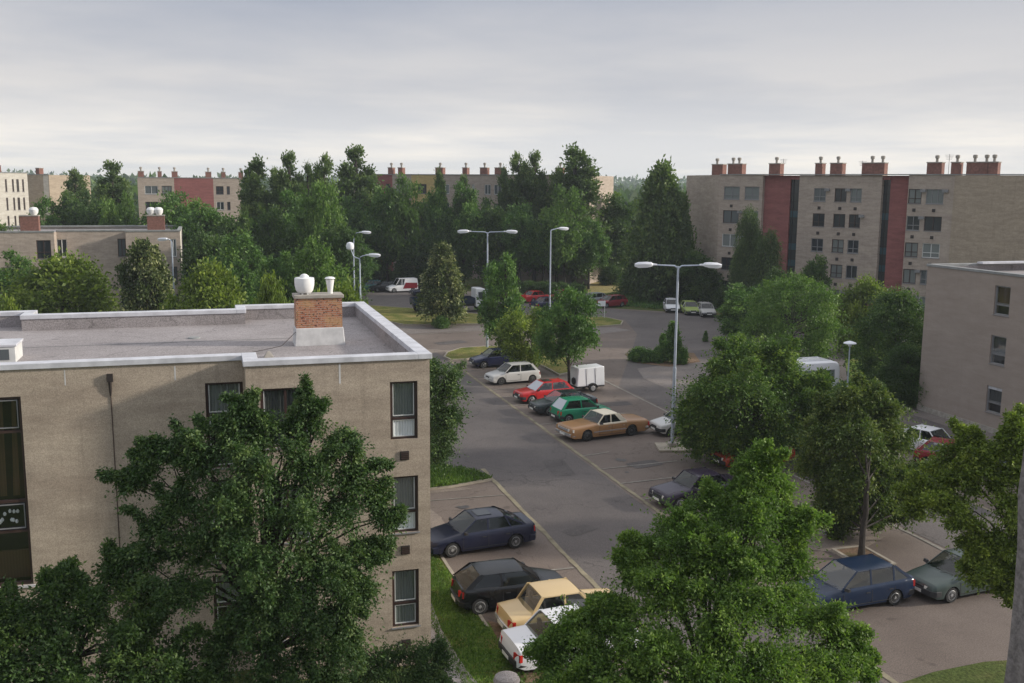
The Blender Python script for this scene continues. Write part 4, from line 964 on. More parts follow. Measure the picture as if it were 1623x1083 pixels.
# ================================================================== CARS
def interp(pts, s):
    for (a, va), (b, vb) in zip(pts, pts[1:]):
        if s <= b: return va + (vb-va)*(s-a)/(b-a+1e-9)
    return pts[-1][1]
def make_car(label, cat, sp, paintm, loc, heading, group='parked cars', detail=2, name='parked_car'):
    L, W, Hr, wb, wr, fo = sp['L'], sp['W'], sp['H'], sp['wb'], sp['wr'], sp['fo']
    e = empty(name, (loc[0], loc[1], sp.get('gz', 0.012)), heading); tag(e, label, cat, group)
    top = sp['top']; wf = sp.get('wf', [(0, .84), (.03, .93), (.12, 1), (.88, 1), (.97, .95), (1, .87)])
    xf = L/2-fo; xr = xf-wb; ra = wr*1.17; w = W/2
    ss = sorted(set([round(k/56, 4) for k in range(57)] + [0.01, 0.02, 0.03, 0.98, 0.99] + [round(s, 4) for s, _ in top if 0 <= s <= 1]))
    mb = MB(); rings = []; bm_, um = M[paintm] if isinstance(paintm, str) else paintm, M['plastic']
    prof = [(0.0, .018), (.35, .016), (.68, .006), (.86, -.008), (.95, -.045), (.985, -.11)]
    for s in ss:
        x = L/2 - s*L; zt = interp(top, s); ww = w*interp(wf, s)
        zl = 0.20 + 0.10*max(0, 1-s/0.05) + 0.12*max(0, (s-0.94)/0.06)
        for cx in (xf, xr):
            d = abs(x-cx)
            if d < ra: zl = max(zl, wr + math.sqrt(ra*ra-d*d))
        pts = [(f*ww, zt+dz) for f, dz in prof] + [(1.0*ww, 0.62*zt+0.06), (.995*ww, 0.40), (.965*ww, 0.20)]
        pts = [(y, max(z, zl)) for y, z in pts]; pts[-1] = (pts[-1][0], zl)
        pts.append((0.0, zl))
        ring = [(x, y, z) for y, z in pts] + [(x, -y, z) for y, z in pts[-2:0:-1]]
        rings.append(len(mb.v)); mb.v += ring
    n = 2*len(pts)-2; kb, ku = mb.mi(bm_), mb.mi(um); h = len(pts)
    for si, (A, B) in enumerate(zip(rings, rings[1:])):
        cab = sp['cowl']+0.012 < ss[si] and ss[si+1] < sp['rb']-0.012
        for q in range(n):
            mb.f.append((A+q, A+(q+1)%n, B+(q+1)%n, B+q)); mb.m.append(ku if q in (h-2, h-1) or (cab and (q < 3 or q > n-4)) else kb)
    mb.f.append(tuple(rings[0]+q for q in range(n))[::-1]); mb.f.append(tuple(rings[-1]+q for q in range(n))); mb.m += [kb, kb]
    body = mb.build('body', None, e, smooth=True, angle=40)
    # glasshouse
    X = lambda s: L/2 - s*L
    xc, x1, x2, x3 = X(sp['cowl']), X(sp['rf']), X(sp['rr']), X(sp['rb'])
    zc, zb = interp(top, sp['cowl'])-0.02, interp(top, sp['rb'])-0.02
    gb, gr = w*sp.get('gb', .90), w*sp.get('gr', .73); zr = Hr-0.03
    gl = M[sp.get('glass', 'car_glass')]
    def screen(nm, xa, za, xb, zb_, bul, mat):
        m_ = MB(); k = 6
        for i in range(k):
            t0, t1 = i/k*2-1, (i+1)/k*2-1; b0, b1 = bul*(1-t0*t0), bul*(1-t1*t1)
            m_.face([(xa+b0, t0*gb, za), (xa+b1, t1*gb, za), (xb+b1*0.5, t1*gr, zb_), (xb+b0*0.5, t0*gr, zb_)])
        return m_.build(nm, mat, e, smooth=True)
    screen('windscreen', xc, zc, x1, zr, 0.10, M[sp.get('wsglass', sp.get('glass', 'car_glass'))]); screen('rear_window', x3, zb, x2, zr, -0.08, M[sp.get('rwglass', sp.get('glass', 'car_glass'))])
    zs = (zc+zb)/2; xs1 = xc-(xc-x3)*0.42; xs2 = x3+(xc-x3)*0.20
    for (xx, yy, hw) in ((xs1, w*.42, .22), (xs1, -w*.42, .22), (xs2, 0, w*.68)):
        m_ = MB(); m_.hexa([(xx-.08, yy-hw, zs-.06), (xx+.06, yy-hw, zs-.06), (xx+.06, yy+hw, zs-.06), (xx-.08, yy+hw, zs-.06), (xx-.15, yy-hw*.9, zr-.30), (xx-.06, yy-hw*.9, zr-.30), (xx-.06, yy+hw*.9, zr-.30), (xx-.15, yy+hw*.9, zr-.30)])
        for hy in ((yy,) if hw < .3 else (-w*.4, w*.4)): m_.box((xx-.16, hy-.11, zr-.31), (xx-.07, hy+.11, zr-.16))
        m_.build('seat', M['seat'], e, bevel=.02)
    pil = None
    def bar(P, Q, wx, wy=0.025):
        sy = 1 if P[1] > 0 else -1
        pil.hexa([(P[0]-wx, P[1]-sy*0.02, P[2]), (P[0]+wx, P[1]-sy*0.02, P[2]), (P[0]+wx, P[1]+sy*wy*0.5, P[2]), (P[0]-wx, P[1]+sy*wy*0.5, P[2]),
                  (Q[0]-wx, Q[1]-sy*0.02, Q[2]), (Q[0]+wx, Q[1]-sy*0.02, Q[2]), (Q[0]+wx, Q[1]+sy*wy*0.5, Q[2]), (Q[0]-wx, Q[1]+sy*wy*0.5, Q[2])])
    for sy in (1, -1):
        pil = MB()
        m_ = MB(); m_.face([(xc, sy*gb, zc), (x1, sy*gr, zr), (x2, sy*gr, zr), (x3, sy*gb, zb)][::sy]); m_.build('side_window', gl, e)
        bar((xc, sy*gb, zc-0.02), (x1, sy*gr, zr), 0.035); bar((x3, sy*gb, zb-0.02), (x2, sy*gr, zr), sp.get('cp', 0.06))
        if sp.get('cw'):  # wide rear quarter panel
            c = sp['cw']; y0 = sy*(gb+0.012); y1 = sy*(gr+0.012)
            pil.hexa([(x3, sy*gb*0.98, zb-0.02), (x3+c, sy*gb*0.98, zb-0.02), (x3+c, y0, zb-0.02), (x3, y0, zb-0.02), (x2, sy*gr*0.98, zr), (x2+c*0.8, sy*gr*0.98, zr), (x2+c*0.8, y1, zr), (x2, y1, zr)])
        for f in sp.get('pillars', (0.48,)):
            xx = xc+(x3-xc)*f; zz0 = zc+(zb-zc)*f; xt = min(max(xx-0.04, x2), x1)
            bar((xx, sy*gb, zz0-0.02), (xt, sy*gr, zr), 0.032)
        # waist and roof rails
        bar_ = MB()
        m_ = MB(); m_.hexa([(xc, sy*(gb-0.02), zc-0.03), (x3, sy*(gb-0.02), zb-0.03), (x3, sy*(w*0.975), zb-0.05), (xc, sy*(w*0.975), zc-0.05), (xc, sy*(gb-0.015), zc+0.022), (x3, sy*(gb-0.015), zb+0.022), (x3, sy*(gb+0.012), zb+0.015), (xc, sy*(gb+0.012), zc+0.015)])
        pil.v += [] 
        i0 = len(pil.v); pil.v += m_.v; pil.f += [tuple(i0+j for j in f) for f in m_.f]; pil.m += [0]*len(m_.f)
        pil.build('window_pillars', M[sp['roofm']] if sp.get('roofm') else bm_, e)
    rp = M[sp['roofm']] if 'roofm' in sp else bm_
    rm = MB(); nx, ny = 8, 6; grid = []
    for i in range(nx+1):
        for j in range(ny+1):
            s_, t_ = i/nx, j/ny*2-1; x = x1+0.02+(x2-x1-0.04)*s_
            z = Hr - 0.045*abs(t_)**3.2 - 0.02*(2*s_-1)**4
            rm.v.append((x, t_*(gr+0.02), z)); grid.append(0)
    for i in range(nx):
        for j in range(ny):
            a = i*(ny+1)+j; rm.f.append((a, a+1, a+ny+2, a+ny+1)); rm.m.append(0)
    rim = [i for i in range(ny+1)] + [(i+1)*(ny+1)+ny for i in range(nx)] + [nx*(ny+1)+j for j in range(ny-1, -1, -1)] + [i*(ny+1) for i in range(nx-1, 0, -1)]
    b0 = len(rm.v); rm.v += [(rm.v[q][0], rm.v[q][1]*0.99, zr-0.035) for q in rim]
    for q in range(len(rim)): rm.f.append((rim[q], rim[(q+1)%len(rim)], b0+(q+1)%len(rim), b0+q)); rm.m.append(0)
    roof = rm.build('roof', rp, e, smooth=True)
    if sp.get('sunroof'):
        m_ = MB(); m_.hexa([(x1-0.15, -gr*.55, Hr-0.01), (x1-0.75, -gr*.55, Hr-0.005), (x1-0.75, gr*.55, Hr-0.005), (x1-0.15, gr*.55, Hr-0.01), (x1-0.15, -gr*.55, Hr+0.012), (x1-0.75, -gr*.55, Hr+0.016), (x1-0.75, gr*.55, Hr+0.016), (x1-0.15, gr*.55, Hr+0.012)]); m_.build('sunroof', M['far_pane'], roof)
    if sp.get('rack'):
        m_ = MB()
        for xx in (x1-0.25, x2+0.25): m_.tube([(xx, -gr, Hr-0.02), (xx, -gr, Hr+0.08), (xx, gr, Hr+0.08), (xx, gr, Hr-0.02)], 0.02, 5)
        m_.box((x1-0.3, -0.25, Hr+0.08), (x2+0.2, -0.20, Hr+0.11)); m_.build('roof_rack', M['plastic'], roof)
    # wheels
    rimm = M[sp.get('rim', 'rim')]
    for cx in (xf, xr):
        for sy in (1, -1):
            yo = sy*(w-0.03); yi = sy*(w-0.21)
            t = MB(); t.lathe([(wr*0.62, 0), (wr*0.93, 0.0), (wr, sy*-0.03), (wr, sy*-0.15), (wr*0.93, sy*-0.18), (wr*0.62, sy*-0.18)], (cx, yo, wr), 22, axis='y')
            t = t.build('wheel', M['tyre'], e, smooth=True)
            m_ = MB(); m_.lathe([(wr*0.64, 0.0), (wr*0.60, sy*0.006), (wr*0.55, sy*-0.02), (wr*0.22, sy*-0.012), (wr*0.18, sy*0.008), (0.01, sy*0.010)], (cx, yo, wr), 18, axis='y')
            m_.build('rim', rimm, t, smooth=True)
            if detail > 1:
                m_ = MB()
                for k in range(8):
                    a = k*math.pi/4; m_.tube([(cx+wr*0.40*math.cos(a), yo-sy*0.03, wr+wr*0.40*math.sin(a)), (cx+wr*0.40*math.cos(a), yo-sy*0.010, wr+wr*0.40*math.sin(a))], wr*0.07, 6)
                m_.build('rim_hole', M['plastic'], t)
    # inner wheel wells / chassis
    m_ = MB(); m_.box((-L/2+0.25, -w+0.24, 0.17), (L/2-0.25, w-0.24, 0.5)); m_.build('chassis', M['plastic'], e)
    # bumpers
    bmp = M.get(sp.get('bumper', 'plastic'), bm_)
    for sg, ww in ((1, wf[0][1]), (-1, wf[-1][1])):
        xe = sg*L/2; a = w*ww; z0, z1 = sp.get('bz', (0.30, 0.50))
        out = [(xe-sg*0.34, w*0.975), (xe-sg*0.10, w*0.965), (xe+sg*0.035, a*0.93), (xe+sg*0.075, 0), (xe+sg*0.035, -a*0.93), (xe-sg*0.10, -w*0.965), (xe-sg*0.34, -w*0.975)]
        inn = [(xe-sg*0.34, w*0.90), (xe-sg*0.12, w*0.88), (xe-sg*0.03, 0), (xe-sg*0.12, -w*0.88), (xe-sg*0.34, -w*0.90)]
        m_ = MB(); m_.prism(out + inn[::-1], z0, z1); m_.build('bumper', bmp if sp.get('bumper') != 'body' else bm_, e, bevel=0.02)
    zf = interp(top, 0.02)
    hl = sp.get('hl', (0.46, 0.80)); lz0, lz1 = zf-0.22, zf-0.07; xx = L/2
    a = w*wf[0][1]
    for sy in (1, -1):
        m_ = MB(); m_.hexa([(xx-0.03, sy*hl[0]*a, lz0), (xx+0.022, sy*hl[0]*a, lz0), (xx-0.10, sy*hl[1]*a*1.27, lz0), (xx-0.16, sy*hl[1]*a*1.22, lz0), (xx-0.05, sy*hl[0]*a, lz1), (xx+0.008, sy*hl[0]*a, lz1), (xx-0.12, sy*hl[1]*a*1.25, lz1), (xx-0.18, sy*hl[1]*a*1.2, lz1)])
        m_.build('headlight', M['headlight'], e)
        ta = w*wf[-1][1]; zt_ = interp(top, 0.985); tz0, tz1 = sp.get('tl', (zt_-0.30, zt_-0.08))
        m_ = MB(); m_.hexa([(-xx+0.03, sy*0.68*ta, tz0), (-xx-0.022, sy*0.68*ta, tz0), (-xx+0.07, sy*1.10*ta, tz0), (-xx+0.16, sy*1.08*ta, tz0), (-xx+0.03, sy*0.68*ta, tz1), (-xx-0.018, sy*0.68*ta, tz1), (-xx+0.08, sy*1.10*ta, tz1), (-xx+0.17, sy*1.08*ta, tz1)])
        m_.build('taillight', M['taillight'], e)
        m_ = MB(); m_.hexa([(xc-0.18, sy*(w*.96), zc+0.0), (xc-0.08, sy*(w*.96), zc+0.0), (xc-0.10, sy*(w+0.15), zc+0.02), (xc-0.20, sy*(w+0.15), zc+0.02), (xc-0.18, sy*(w*.96), zc+0.11), (xc-0.10, sy*(w*.96), zc+0.11), (xc-0.12, sy*(w+0.15), zc+0.12), (xc-0.20, sy*(w+0.15), zc+0.12)])
        m_.build('mirror', M[sp.get('mirror', 'plastic')], e)
        if detail > 1:
            g = MB()
            d0 = xc-0.06; ends = [d0] + [xc+(x3-xc)*f for f in sp.get('pillars', (0.48,))][:2]
            if len(ends) < 3: ends.append(min(ends[-1]-0.02, xr+ra+0.05)) if sp.get('doors', 2) == 4 else None
            for q in ends: g.box((q-0.007, sy*(w*0.985), 0.30), (q+0.007, sy*(w+0.004), zc-0.12))
            g.box((ends[-1], sy*(w*0.985), 0.285), (d0, sy*(w+0.003), 0.30))
            g.build('door_gap', M['plastic'], e)
            g = MB()
            for q in ends[1:]: g.box((q+0.10, sy*(w*0.98), zc-0.19), (q+0.26, sy*(w+0.02), zc-0.16))
            g.build('door_handle', M['plastic'] if not sp.get('chromey') else M['chrome'], e)
            if sp.get('mould'):
                g = MB(); g.box((xr+ra+0.03, sy*(w*0.99), 0.47), (xf-ra-0.03, sy*(w+0.012), 0.53)); g.build('side_moulding', M[sp['mould']], e)
    m_ = MB(); m_.box((xx-0.02, -hl[0]*a+0.02, lz0+0.0), (xx+0.030, hl[0]*a-0.02, lz1-0.01)); m_.build('grille', M[sp.get('grille', 'plastic')], e, bevel=0.01)
    for x0_, x1_ in ((xx+0.076, xx+0.084), (-xx-0.084, -xx-0.076)): m_ = MB(); m_.box((x0_, -0.26, 0.34), (x1_, 0.26, 0.45)); m_.build('number_plate', M['plate'], e)
    if detail > 1:
        m_ = MB(); 
        for k in (-1, 1): m_.tube([(xc+0.14, k*0.3-0.25, zc+0.03), (xc+0.03, k*0.3+0.22, zc+0.075)], 0.008, 4)
        m_.build('wiper', M['plastic'], e)
    return e
HATCH = dict(L=3.95, W=1.66, H=1.42, wb=2.48, wr=.285, fo=.75, top=[(0, .50), (.012, .64), (.03, .70), (.27, .90), (.88, .93), (.985, .86), (1, .60)], cowl=.26, rf=.43, rr=.83, rb=.955, pillars=(.46,), cw=.16, doors=2)
HATCH5 = dict(HATCH, pillars=(.40, .74), cw=0.05, doors=4)
BOXH = dict(HATCH, top=[(0, .48), (.01, .68), (.03, .74), (.27, .86), (.88, .88), (.985, .84), (1, .60)], rr=.84, H=1.36)
SLOPE = dict(HATCH, L=4.3, wb=2.55, fo=.83, rr=.70, rb=.92, H=1.36, top=[(0, .46), (.01, .62), (.03, .70), (.29, .88), (.88, .93), (.985, .90), (1, .6)], cw=.10, pillars=(.42, .75))
NAVY = dict(L=4.55, W=1.75, H=1.40, wb=2.70, wr=.30, fo=.90, top=[(0, .45), (.012, .58), (.035, .66), (.16, .78), (.30, .90), (.84, .95), (.97, .97), (.99, .88), (1, .60)], wf=[(0, .72), (.02, .84), (.07, .95), (.16, 1), (.86, 1), (.95, .94), (1, .80)],
    cowl=.285, rf=.435, rr=.70, rb=.90, pillars=(.40, .76), cw=.10, doors=4, bumper='body', sunroof=True, glass='car_glass', hl=(.58, .86), bz=(.24, .50), mirror='plastic')
BLACKH = dict(L=4.02, W=1.70, H=1.38, wb=2.55, wr=.30, fo=.82, top=[(0, .46), (.012, .60), (.035, .68), (.28, .90), (.88, .96), (.985, .92), (1, .60)], wf=[(0, .72), (.02, .84), (.07, .95), (.16, 1), (.86, 1), (.95, .92), (1, .78)],
    cowl=.28, rf=.44, rr=.82, rb=.965, pillars=(.52,), cw=.22, doors=2, bumper='body', hl=(.55, .85))
SEDAN_B = dict(L=4.15, W=1.62, H=1.42, wb=2.42, wr=.29, fo=.72, top=[(0, .60), (.008, .74), (.03, .79), (.28, .88), (.81, .88), (.985, .82), (1, .55)], wf=[(0, .93), (.02, .97), (.1, 1), (.9, 1), (.98, .97), (1, .93)],
    cowl=.30, rf=.41, rr=.725, rb=.815, pillars=(.46,), cw=.06, doors=4, bumper='chrome', gb=.88, gr=.80, glass='car_glass_mid', chromey=True, hl=(.5, .8))
SEDAN_M = dict(SEDAN_B, L=4.3, W=1.68, H=1.40, rf=.42, rr=.69, rb=.80, bumper='plastic', top=[(0, .52), (.01, .68), (.03, .74), (.29, .88), (.80, .92), (.98, .90), (1, .6)], glass='car_glass', gr=.75)
AMER = dict(L=5.35, W=1.92, H=1.42, wb=3.02, wr=.325, fo=1.05, top=[(0, .56), (.006, .76), (.02, .82), (.30, .92), (.55, .92), (.74, .93), (.97, .86), (.99, .80), (1, .55)], wf=[(0, .93), (.02, .97), (.1, 1), (.9, 1), (.97, .96), (1, .92)],
    cowl=.335, rf=.425, rr=.605, rb=.70, pillars=(.46,), cw=.34, doors=4, bumper='chrome', gb=.86, gr=.74, roofm='cream_vinyl', glass='car_glass', chromey=True, hl=(.6, .88), grille='chrome', bz=(.33, .50), mould='chrome', rim='rim_dark')
VAN = dict(L=4.1, W=1.68, H=1.80, wb=2.6, wr=.29, fo=.75, top=[(0, .5), (.012, .68), (.03, .76), (.24, .98), (.9, 1.0), (.99, .98), (1, .6)], cowl=.24, rf=.38, rr=.955, rb=.985, pillars=(.28,), cw=2.0, gb=.95, gr=.84, doors=2, bumper='body')

M['cream_vinyl'] = paint('cream_vinyl', (0.66, 0.60, 0.47), 0.6)
for nm, c in dict(p_navy=(0.010, 0.013, 0.034), p_navy2=(0.018, 0.022, 0.06), p_black=(0.006, 0.007, 0.009), p_silver=(0.52, 0.51, 0.49), p_red=(0.50, 0.028, 0.03), p_dkgreen=(0.022, 0.032, 0.034),
    p_green=(0.018, 0.23, 0.12), p_copper=(0.34, 0.185, 0.085), p_purple=(0.026, 0.018, 0.036), p_cream=(0.62, 0.46, 0.24), p_white=(0.78, 0.78, 0.79), p_blue=(0.008, 0.020, 0.05), p_moss=(0.055, 0.075, 0.068),
    p_orange=(0.34, 0.05, 0.02), p_maroon=(0.22, 0.02, 0.03), p_crimson=(0.22, 0.014, 0.022), p_lime=(0.32, 0.40, 0.12), p_teal=(0.05, 0.16, 0.17), p_grey=(0.33, 0.35, 0.36), p_steel=(0.30, 0.36, 0.44)).items(): M[nm] = paint(nm, c)
def by_wheels(fpx, rpx, sp, label, pm, cat='car', head=None, detail=2, name='parked_car'):
    f, r = Vector(G(*fpx)), Vector(G(*rpx)); mid = (f+r)/2; d = (f-r)
    a = math.atan2(d.y, d.x) if head is None else R(head)
    d = Vector((math.cos(a), math.sin(a))); nrm = Vector((-d.y, d.x))
    if nrm.dot(mid) < 0: nrm = -nrm
    c = mid + nrm*(sp['W']/2-0.06) - d*(sp['L']/2-sp['fo']-sp['wb']/2)
    return make_car(label, cat, sp, pm, (c.x, c.y), a, detail=detail, name=name)
def by_tail(px, z, sp, label, pm, head):
    t = Vector(G(px[0], px[1], z)); a = R(head); d = Vector((math.cos(a), math.sin(a))); n = Vector((-d.y, d.x))
    c = t + d*(sp['L']/2+0.02) + n*sp['W']/2*0.92
    return make_car(label, 'car', sp, pm, (c.x, c.y), a)
by_wheels((764, 586), (815, 580), HATCH, 'dark blue hatchback parked farthest up the bay row beside the grass tip', 'p_navy2', head=184)
by_wheels((795, 611), (843, 607), dict(HATCH, bumper='body', rim='rim_dark'), 'silver-white three-door hatchback parked between the dark blue and the red hatchback', 'p_silver')
by_wheels((842, 645), (896, 632), dict(BOXH, wsglass='car_glass_light', glass='car_glass_mid', sunroof=True), 'bright red hatchback with pale windscreen parked below the tree by the white trailer', 'p_red', head=186)
by_wheels((862, 664), (935, 650), dict(SLOPE, glass='car_glass_mid'), 'dark greenish-black sloping hatchback parked between the red and the green car', 'p_dkgreen', head=185)
by_wheels((951, 664), (905, 675), dict(HATCH, L=3.65, wb=2.35, fo=.68, rwglass='car_glass_light', glass='car_glass_mid'), 'small green hatchback parked tail to the lane next to the copper saloon', 'p_green', head=6)
by_wheels((930, 700), (1001, 691), AMER, 'long copper-brown saloon with cream roof and chrome bumpers, nearest of the bay row', 'p_copper')
by_wheels((1068, 691), (1120, 689), dict(HATCH, glass='car_glass'), 'pale silver hatchback half hidden behind the double lamp post and round tree', 'p_silver', head=183)
by_wheels((1084, 808), (1142, 799), SEDAN_M, 'dark purple saloon parked nose to the lane behind the big bushy tree', 'p_purple', head=187)
by_wheels((719, 884), (815, 870), NAVY, 'navy blue liftback with silver wheels parked by the corner of the near building', 'p_navy')
by_wheels((866, 961), (767, 976), BLACKH, 'black rounded hatchback with tail to the grass between the navy and the cream car', 'p_black', head=1)
by_tail((808, 1004), .40, SEDAN_B, 'cream-yellow boxy old saloon parked beside the black hatchback', 'p_cream', 3)
by_tail((818, 1058), .35, dict(SEDAN_M, top=[(0, .50), (.01, .64), (.03, .72), (.29, .86), (.80, .90), (.98, .86), (1, .55)]), 'white car half hidden by the bushy tree below the cream saloon', 'p_white', 4)
by_wheels((1325, 975), (1413, 962), dict(SLOPE, L=4.35, wb=2.6, glass='car_glass', wsglass='car_glass_mid', H=1.42, rr=.80, rb=.95), 'dark blue estate-like hatchback under the tree at lower right', 'p_blue', head=184)
by_wheels((1508, 955), (1590, 940), dict(SLOPE, H=1.36), 'dark green car with pale bonnet under the right-hand tree', 'p_moss', head=186)
by_wheels((1180, 745), (1220, 740), SEDAN_M, 'orange-red car glimpsed beneath the round tree', 'p_orange', head=185)
by_wheels((1500, 730), (1430, 716), dict(SEDAN_M, bumper='body'), 'white saloon parked on the street beside the right building', 'p_white', head=-70)
by_wheels((1525, 757), (1494, 740), dict(HATCH, rwglass='car_glass_light', glass='car_glass_mid'), 'dark red hatchback seen from behind next to the white saloon at right', 'p_crimson', head=-52)
by_wheels((1575, 765), (1545, 745), HATCH, 'pale grey-blue car mostly hidden by foliage right of the dark red hatchback', 'p_steel', head=-60)
def far_car(px, py, head, sp, pm, label, cat='car', name='parked_car'):
    g = Vector(G(px, py)); n = g.normalized(); c = g + n*0.9
    return make_car(label, cat, sp, pm, (c.x, c.y), R(head), detail=1, name=name)
v = far_car(637, 464, 186, dict(VAN, H=1.85), 'p_white', 'small white delivery van with red-marked side on the far road', 'van', 'delivery_van')
mb = MB(); mb.hexa([(-1.9, -0.86, .55), (0.1, -0.86, .5), (-0.3, -0.86, 1.3), (-1.9, -0.86, 1.25), (-1.9, -0.848, .55), (0.1, -0.848, .5), (-0.3, -0.848, 1.3), (-1.9, -0.848, 1.25)]); mb.build('side_marking', M['p_maroon'], v)
mb = MB(); mb.hexa([(-1.9, .848, .55), (0.1, .848, .5), (-0.3, .848, 1.3), (-1.9, .848, 1.25), (-1.9, .86, .55), (0.1, .86, .5), (-0.3, .86, 1.3), (-1.9, .86, 1.25)]); mb.build('side_marking', M['p_maroon'], v)
far_car(586, 462, 186, HATCH, 'p_teal', 'teal car on the far road behind the yellow-green bush')
far_car(610, 463, 184, HATCH, 'p_black', 'black car on the far road immediately left of the white van')
far_car(676, 470, 190, dict(SEDAN_M, H=1.5), 'p_navy', 'dark blue car on the far road behind the pale-tipped tree')
far_car(708, 472, 190, HATCH, 'p_maroon', 'maroon car hidden behind the pale-tipped tree on the far road')
far_car(849, 480, 20, SEDAN_M, 'p_red', 'bright red saloon parked on the far road before the hedge')
far_car(868, 491, 20, SEDAN_M, 'p_navy2', 'dark car on the far road in front of the bright red saloon')
far_car(898, 478, 15, HATCH, 'p_maroon', 'dull red car glimpsed behind the young tree on the far road')
far_car(938, 484, 200, HATCH5, 'p_grey', 'pale grey hatchback on the far road left of the maroon estate')
far_car(968, 488, 200, dict(HATCH5, L=4.2), 'p_maroon', 'maroon estate car beside the long grass of the far lawn')
far_car(1064, 495, 250, dict(HATCH, glass='car_glass'), 'p_white', 'white hatchback seen from the rear, leftmost of the three by the far lawn')
far_car(1093, 499, 255, HATCH5, 'p_lime', 'lime green hatchback between the white and the silver car by the far lawn')
far_car(1118, 502, 255, HATCH5, 'p_silver', 'silver hatchback at the right end of the three by the far lawn')

def truck():
    g = G(700, 497); e = empty('flatbed_truck', (g[0], g[1]+1.2, 0.01), R(0)); tag(e, 'dark blue truck with white cab behind the pale-tipped tree', 'truck')
    mb = MB(); mb.hexa([(4.0, -1.1, .6), (5.6, -1.1, .55), (5.6, 1.1, .55), (4.0, 1.1, .6), (4.0, -1.05, 2.7), (5.1, -1.0, 2.65), (5.1, 1.0, 2.65), (4.0, 1.05, 2.7)]); c = mb.build('cab', M['p_white'], e, bevel=0.1)
    mb = MB(); mb.hexa([(5.60, -0.95, 1.45), (5.62, -0.95, 1.45), (5.62, 0.95, 1.45), (5.60, 0.95, 1.45), (5.2, -0.9, 2.4), (5.24, -0.9, 2.4), (5.24, 0.9, 2.4), (5.2, 0.9, 2.4)]); mb.box((4.3, -1.12, 1.5), (5.0, -1.06, 2.3)); mb.box((4.3, 1.06, 1.5), (5.0, 1.12, 2.3)); mb.build('window', M['car_glass'], c)
    mb = MB(); mb.box((-3.2, -1.15, 1.0), (3.9, 1.15, 1.12)); [mb.box(b[0], b[1]) for b in (((-3.2, -1.15, 1.12), (3.9, -1.1, 1.65)), ((-3.2, 1.1, 1.12), (3.9, 1.15, 1.65)), ((-3.2, -1.1, 1.12), (-3.15, 1.1, 1.65)), ((3.85, -1.1, 1.12), (3.9, 1.1, 1.65)))]; mb.build('load_bed', M['p_blue'], e)
    mb = MB(); mb.box((-3.0, -0.45, .65), (5.2, .45, 1.0)); mb.build('chassis', M['plastic'], e)
    for x in (4.8, -1.2, -2.3):
        for s in (-1, 1):
            mb = MB(); mb.lathe([(.25, 0), (.46, 0), (.5, -s*.05), (.5, -s*.25), (.25, -s*.28)], (x, s*1.1, .5), 18, axis='y'); w_ = mb.build('wheel', M['tyre'], e, smooth=True)
            mb = MB(); mb.lathe([(.26, 0), (.22, s*.01), (.05, s*.02)], (x, s*1.1, .5), 14, axis='y'); mb.build('rim', M['rim'], w_)
truck()
def bus():
    e = empty('bus', (36.7, 58.6, 0.02), R(180)); tag(e, 'white bus parked behind the round tree', 'bus')
    L, W, Hh = 8.2, 2.3, 2.75
    mb = MB(); st = [(-L/2, .93, 2.45), (-L/2+.12, .98, 2.65), (-L/2+.5, 1, Hh), (L/2-1.0, 1, Hh), (L/2-.35, .98, 2.62), (L/2, .90, 1.4)]
    rings = []
    for x, f, zt in st:
        w = W/2*f; rings.append(len(mb.v)); mb.v += [(x, -w, .35), (x, -w, zt-.32), (x, -w*.94, zt-.1), (x, -w*.75, zt), (x, w*.75, zt), (x, w*.94, zt-.1), (x, w, zt-.32), (x, w, .35)]
    for A, B in zip(rings, rings[1:]):
        for q in range(8): mb.f.append((A+q, A+(q+1)%8, B+(q+1)%8, B+q)); mb.m.append(0)
    mb.f.append(tuple(rings[0]+q for q in range(8))); mb.f.append(tuple(rings[-1]+q for q in range(8))[::-1]); mb.m += [0, 0]
    mb.build('body', M['p_white'], e, smooth=True)
    for s in (-1, 1):
        for k in range(5):
            x = -L/2+.45+k*1.42; mb = MB(); mb.box((x, s*1.12, 1.35), (x+1.28, s*1.165, 2.2)); mb.build('window', M['car_glass'], e, bevel=.02)
    mb = MB(); mb.box((-L/2-.02, -.95, 1.4), (-L/2+.02, .95, 2.25)); mb.build('rear_window', M['car_glass'], e)
    mb = MB(); mb.hexa([(L/2+.005, -.95, 1.42), (L/2+.02, -.95, 1.42), (L/2+.02, .95, 1.42), (L/2+.005, .95, 1.42), (L/2-.31, -.98, 2.45), (L/2-.29, -.98, 2.5), (L/2-.29, .98, 2.5), (L/2-.31, .98, 2.45)]); mb.build('windscreen', M['car_glass'], e)
    for x in (-2.6, 2.7): mb = MB(); mb.box((x-.35, -.4, Hh), (x+.35, .4, Hh+.07)); mb.build('roof_hatch', M['p_white'], e, bevel=.02)
    mb = MB(); [mb.box((-L/2+.6, y-.02, Hh), (L/2-1.4, y+.02, Hh+.03)) for y in (-.7, -.5, .5, .7)]; mb.build('roof_rib', M['p_white'], e)
    for x in (2.6, -2.3):
        for s in (-1, 1):
            mb = MB(); mb.lathe([(.2, 0), (.38, 0), (.42, -s*.04), (.42, -s*.22), (.2, -s*.25)], (x, s*1.16, .42), 18, axis='y'); w_ = mb.build('wheel', M['tyre'], e, smooth=True)
            mb = MB(); mb.lathe([(.22, 0), (.18, s*.01), (.05, s*.015)], (x, s*1.16, .42), 14, axis='y'); mb.build('rim', M['rim'], w_)
    for s in (-1, 1): mb = MB(); mb.box((-L/2-.02, s*.85-.1, .8), (-L/2+.03, s*.85+.1, 1.15)); mb.build('taillight', M['taillight'], e)
bus()
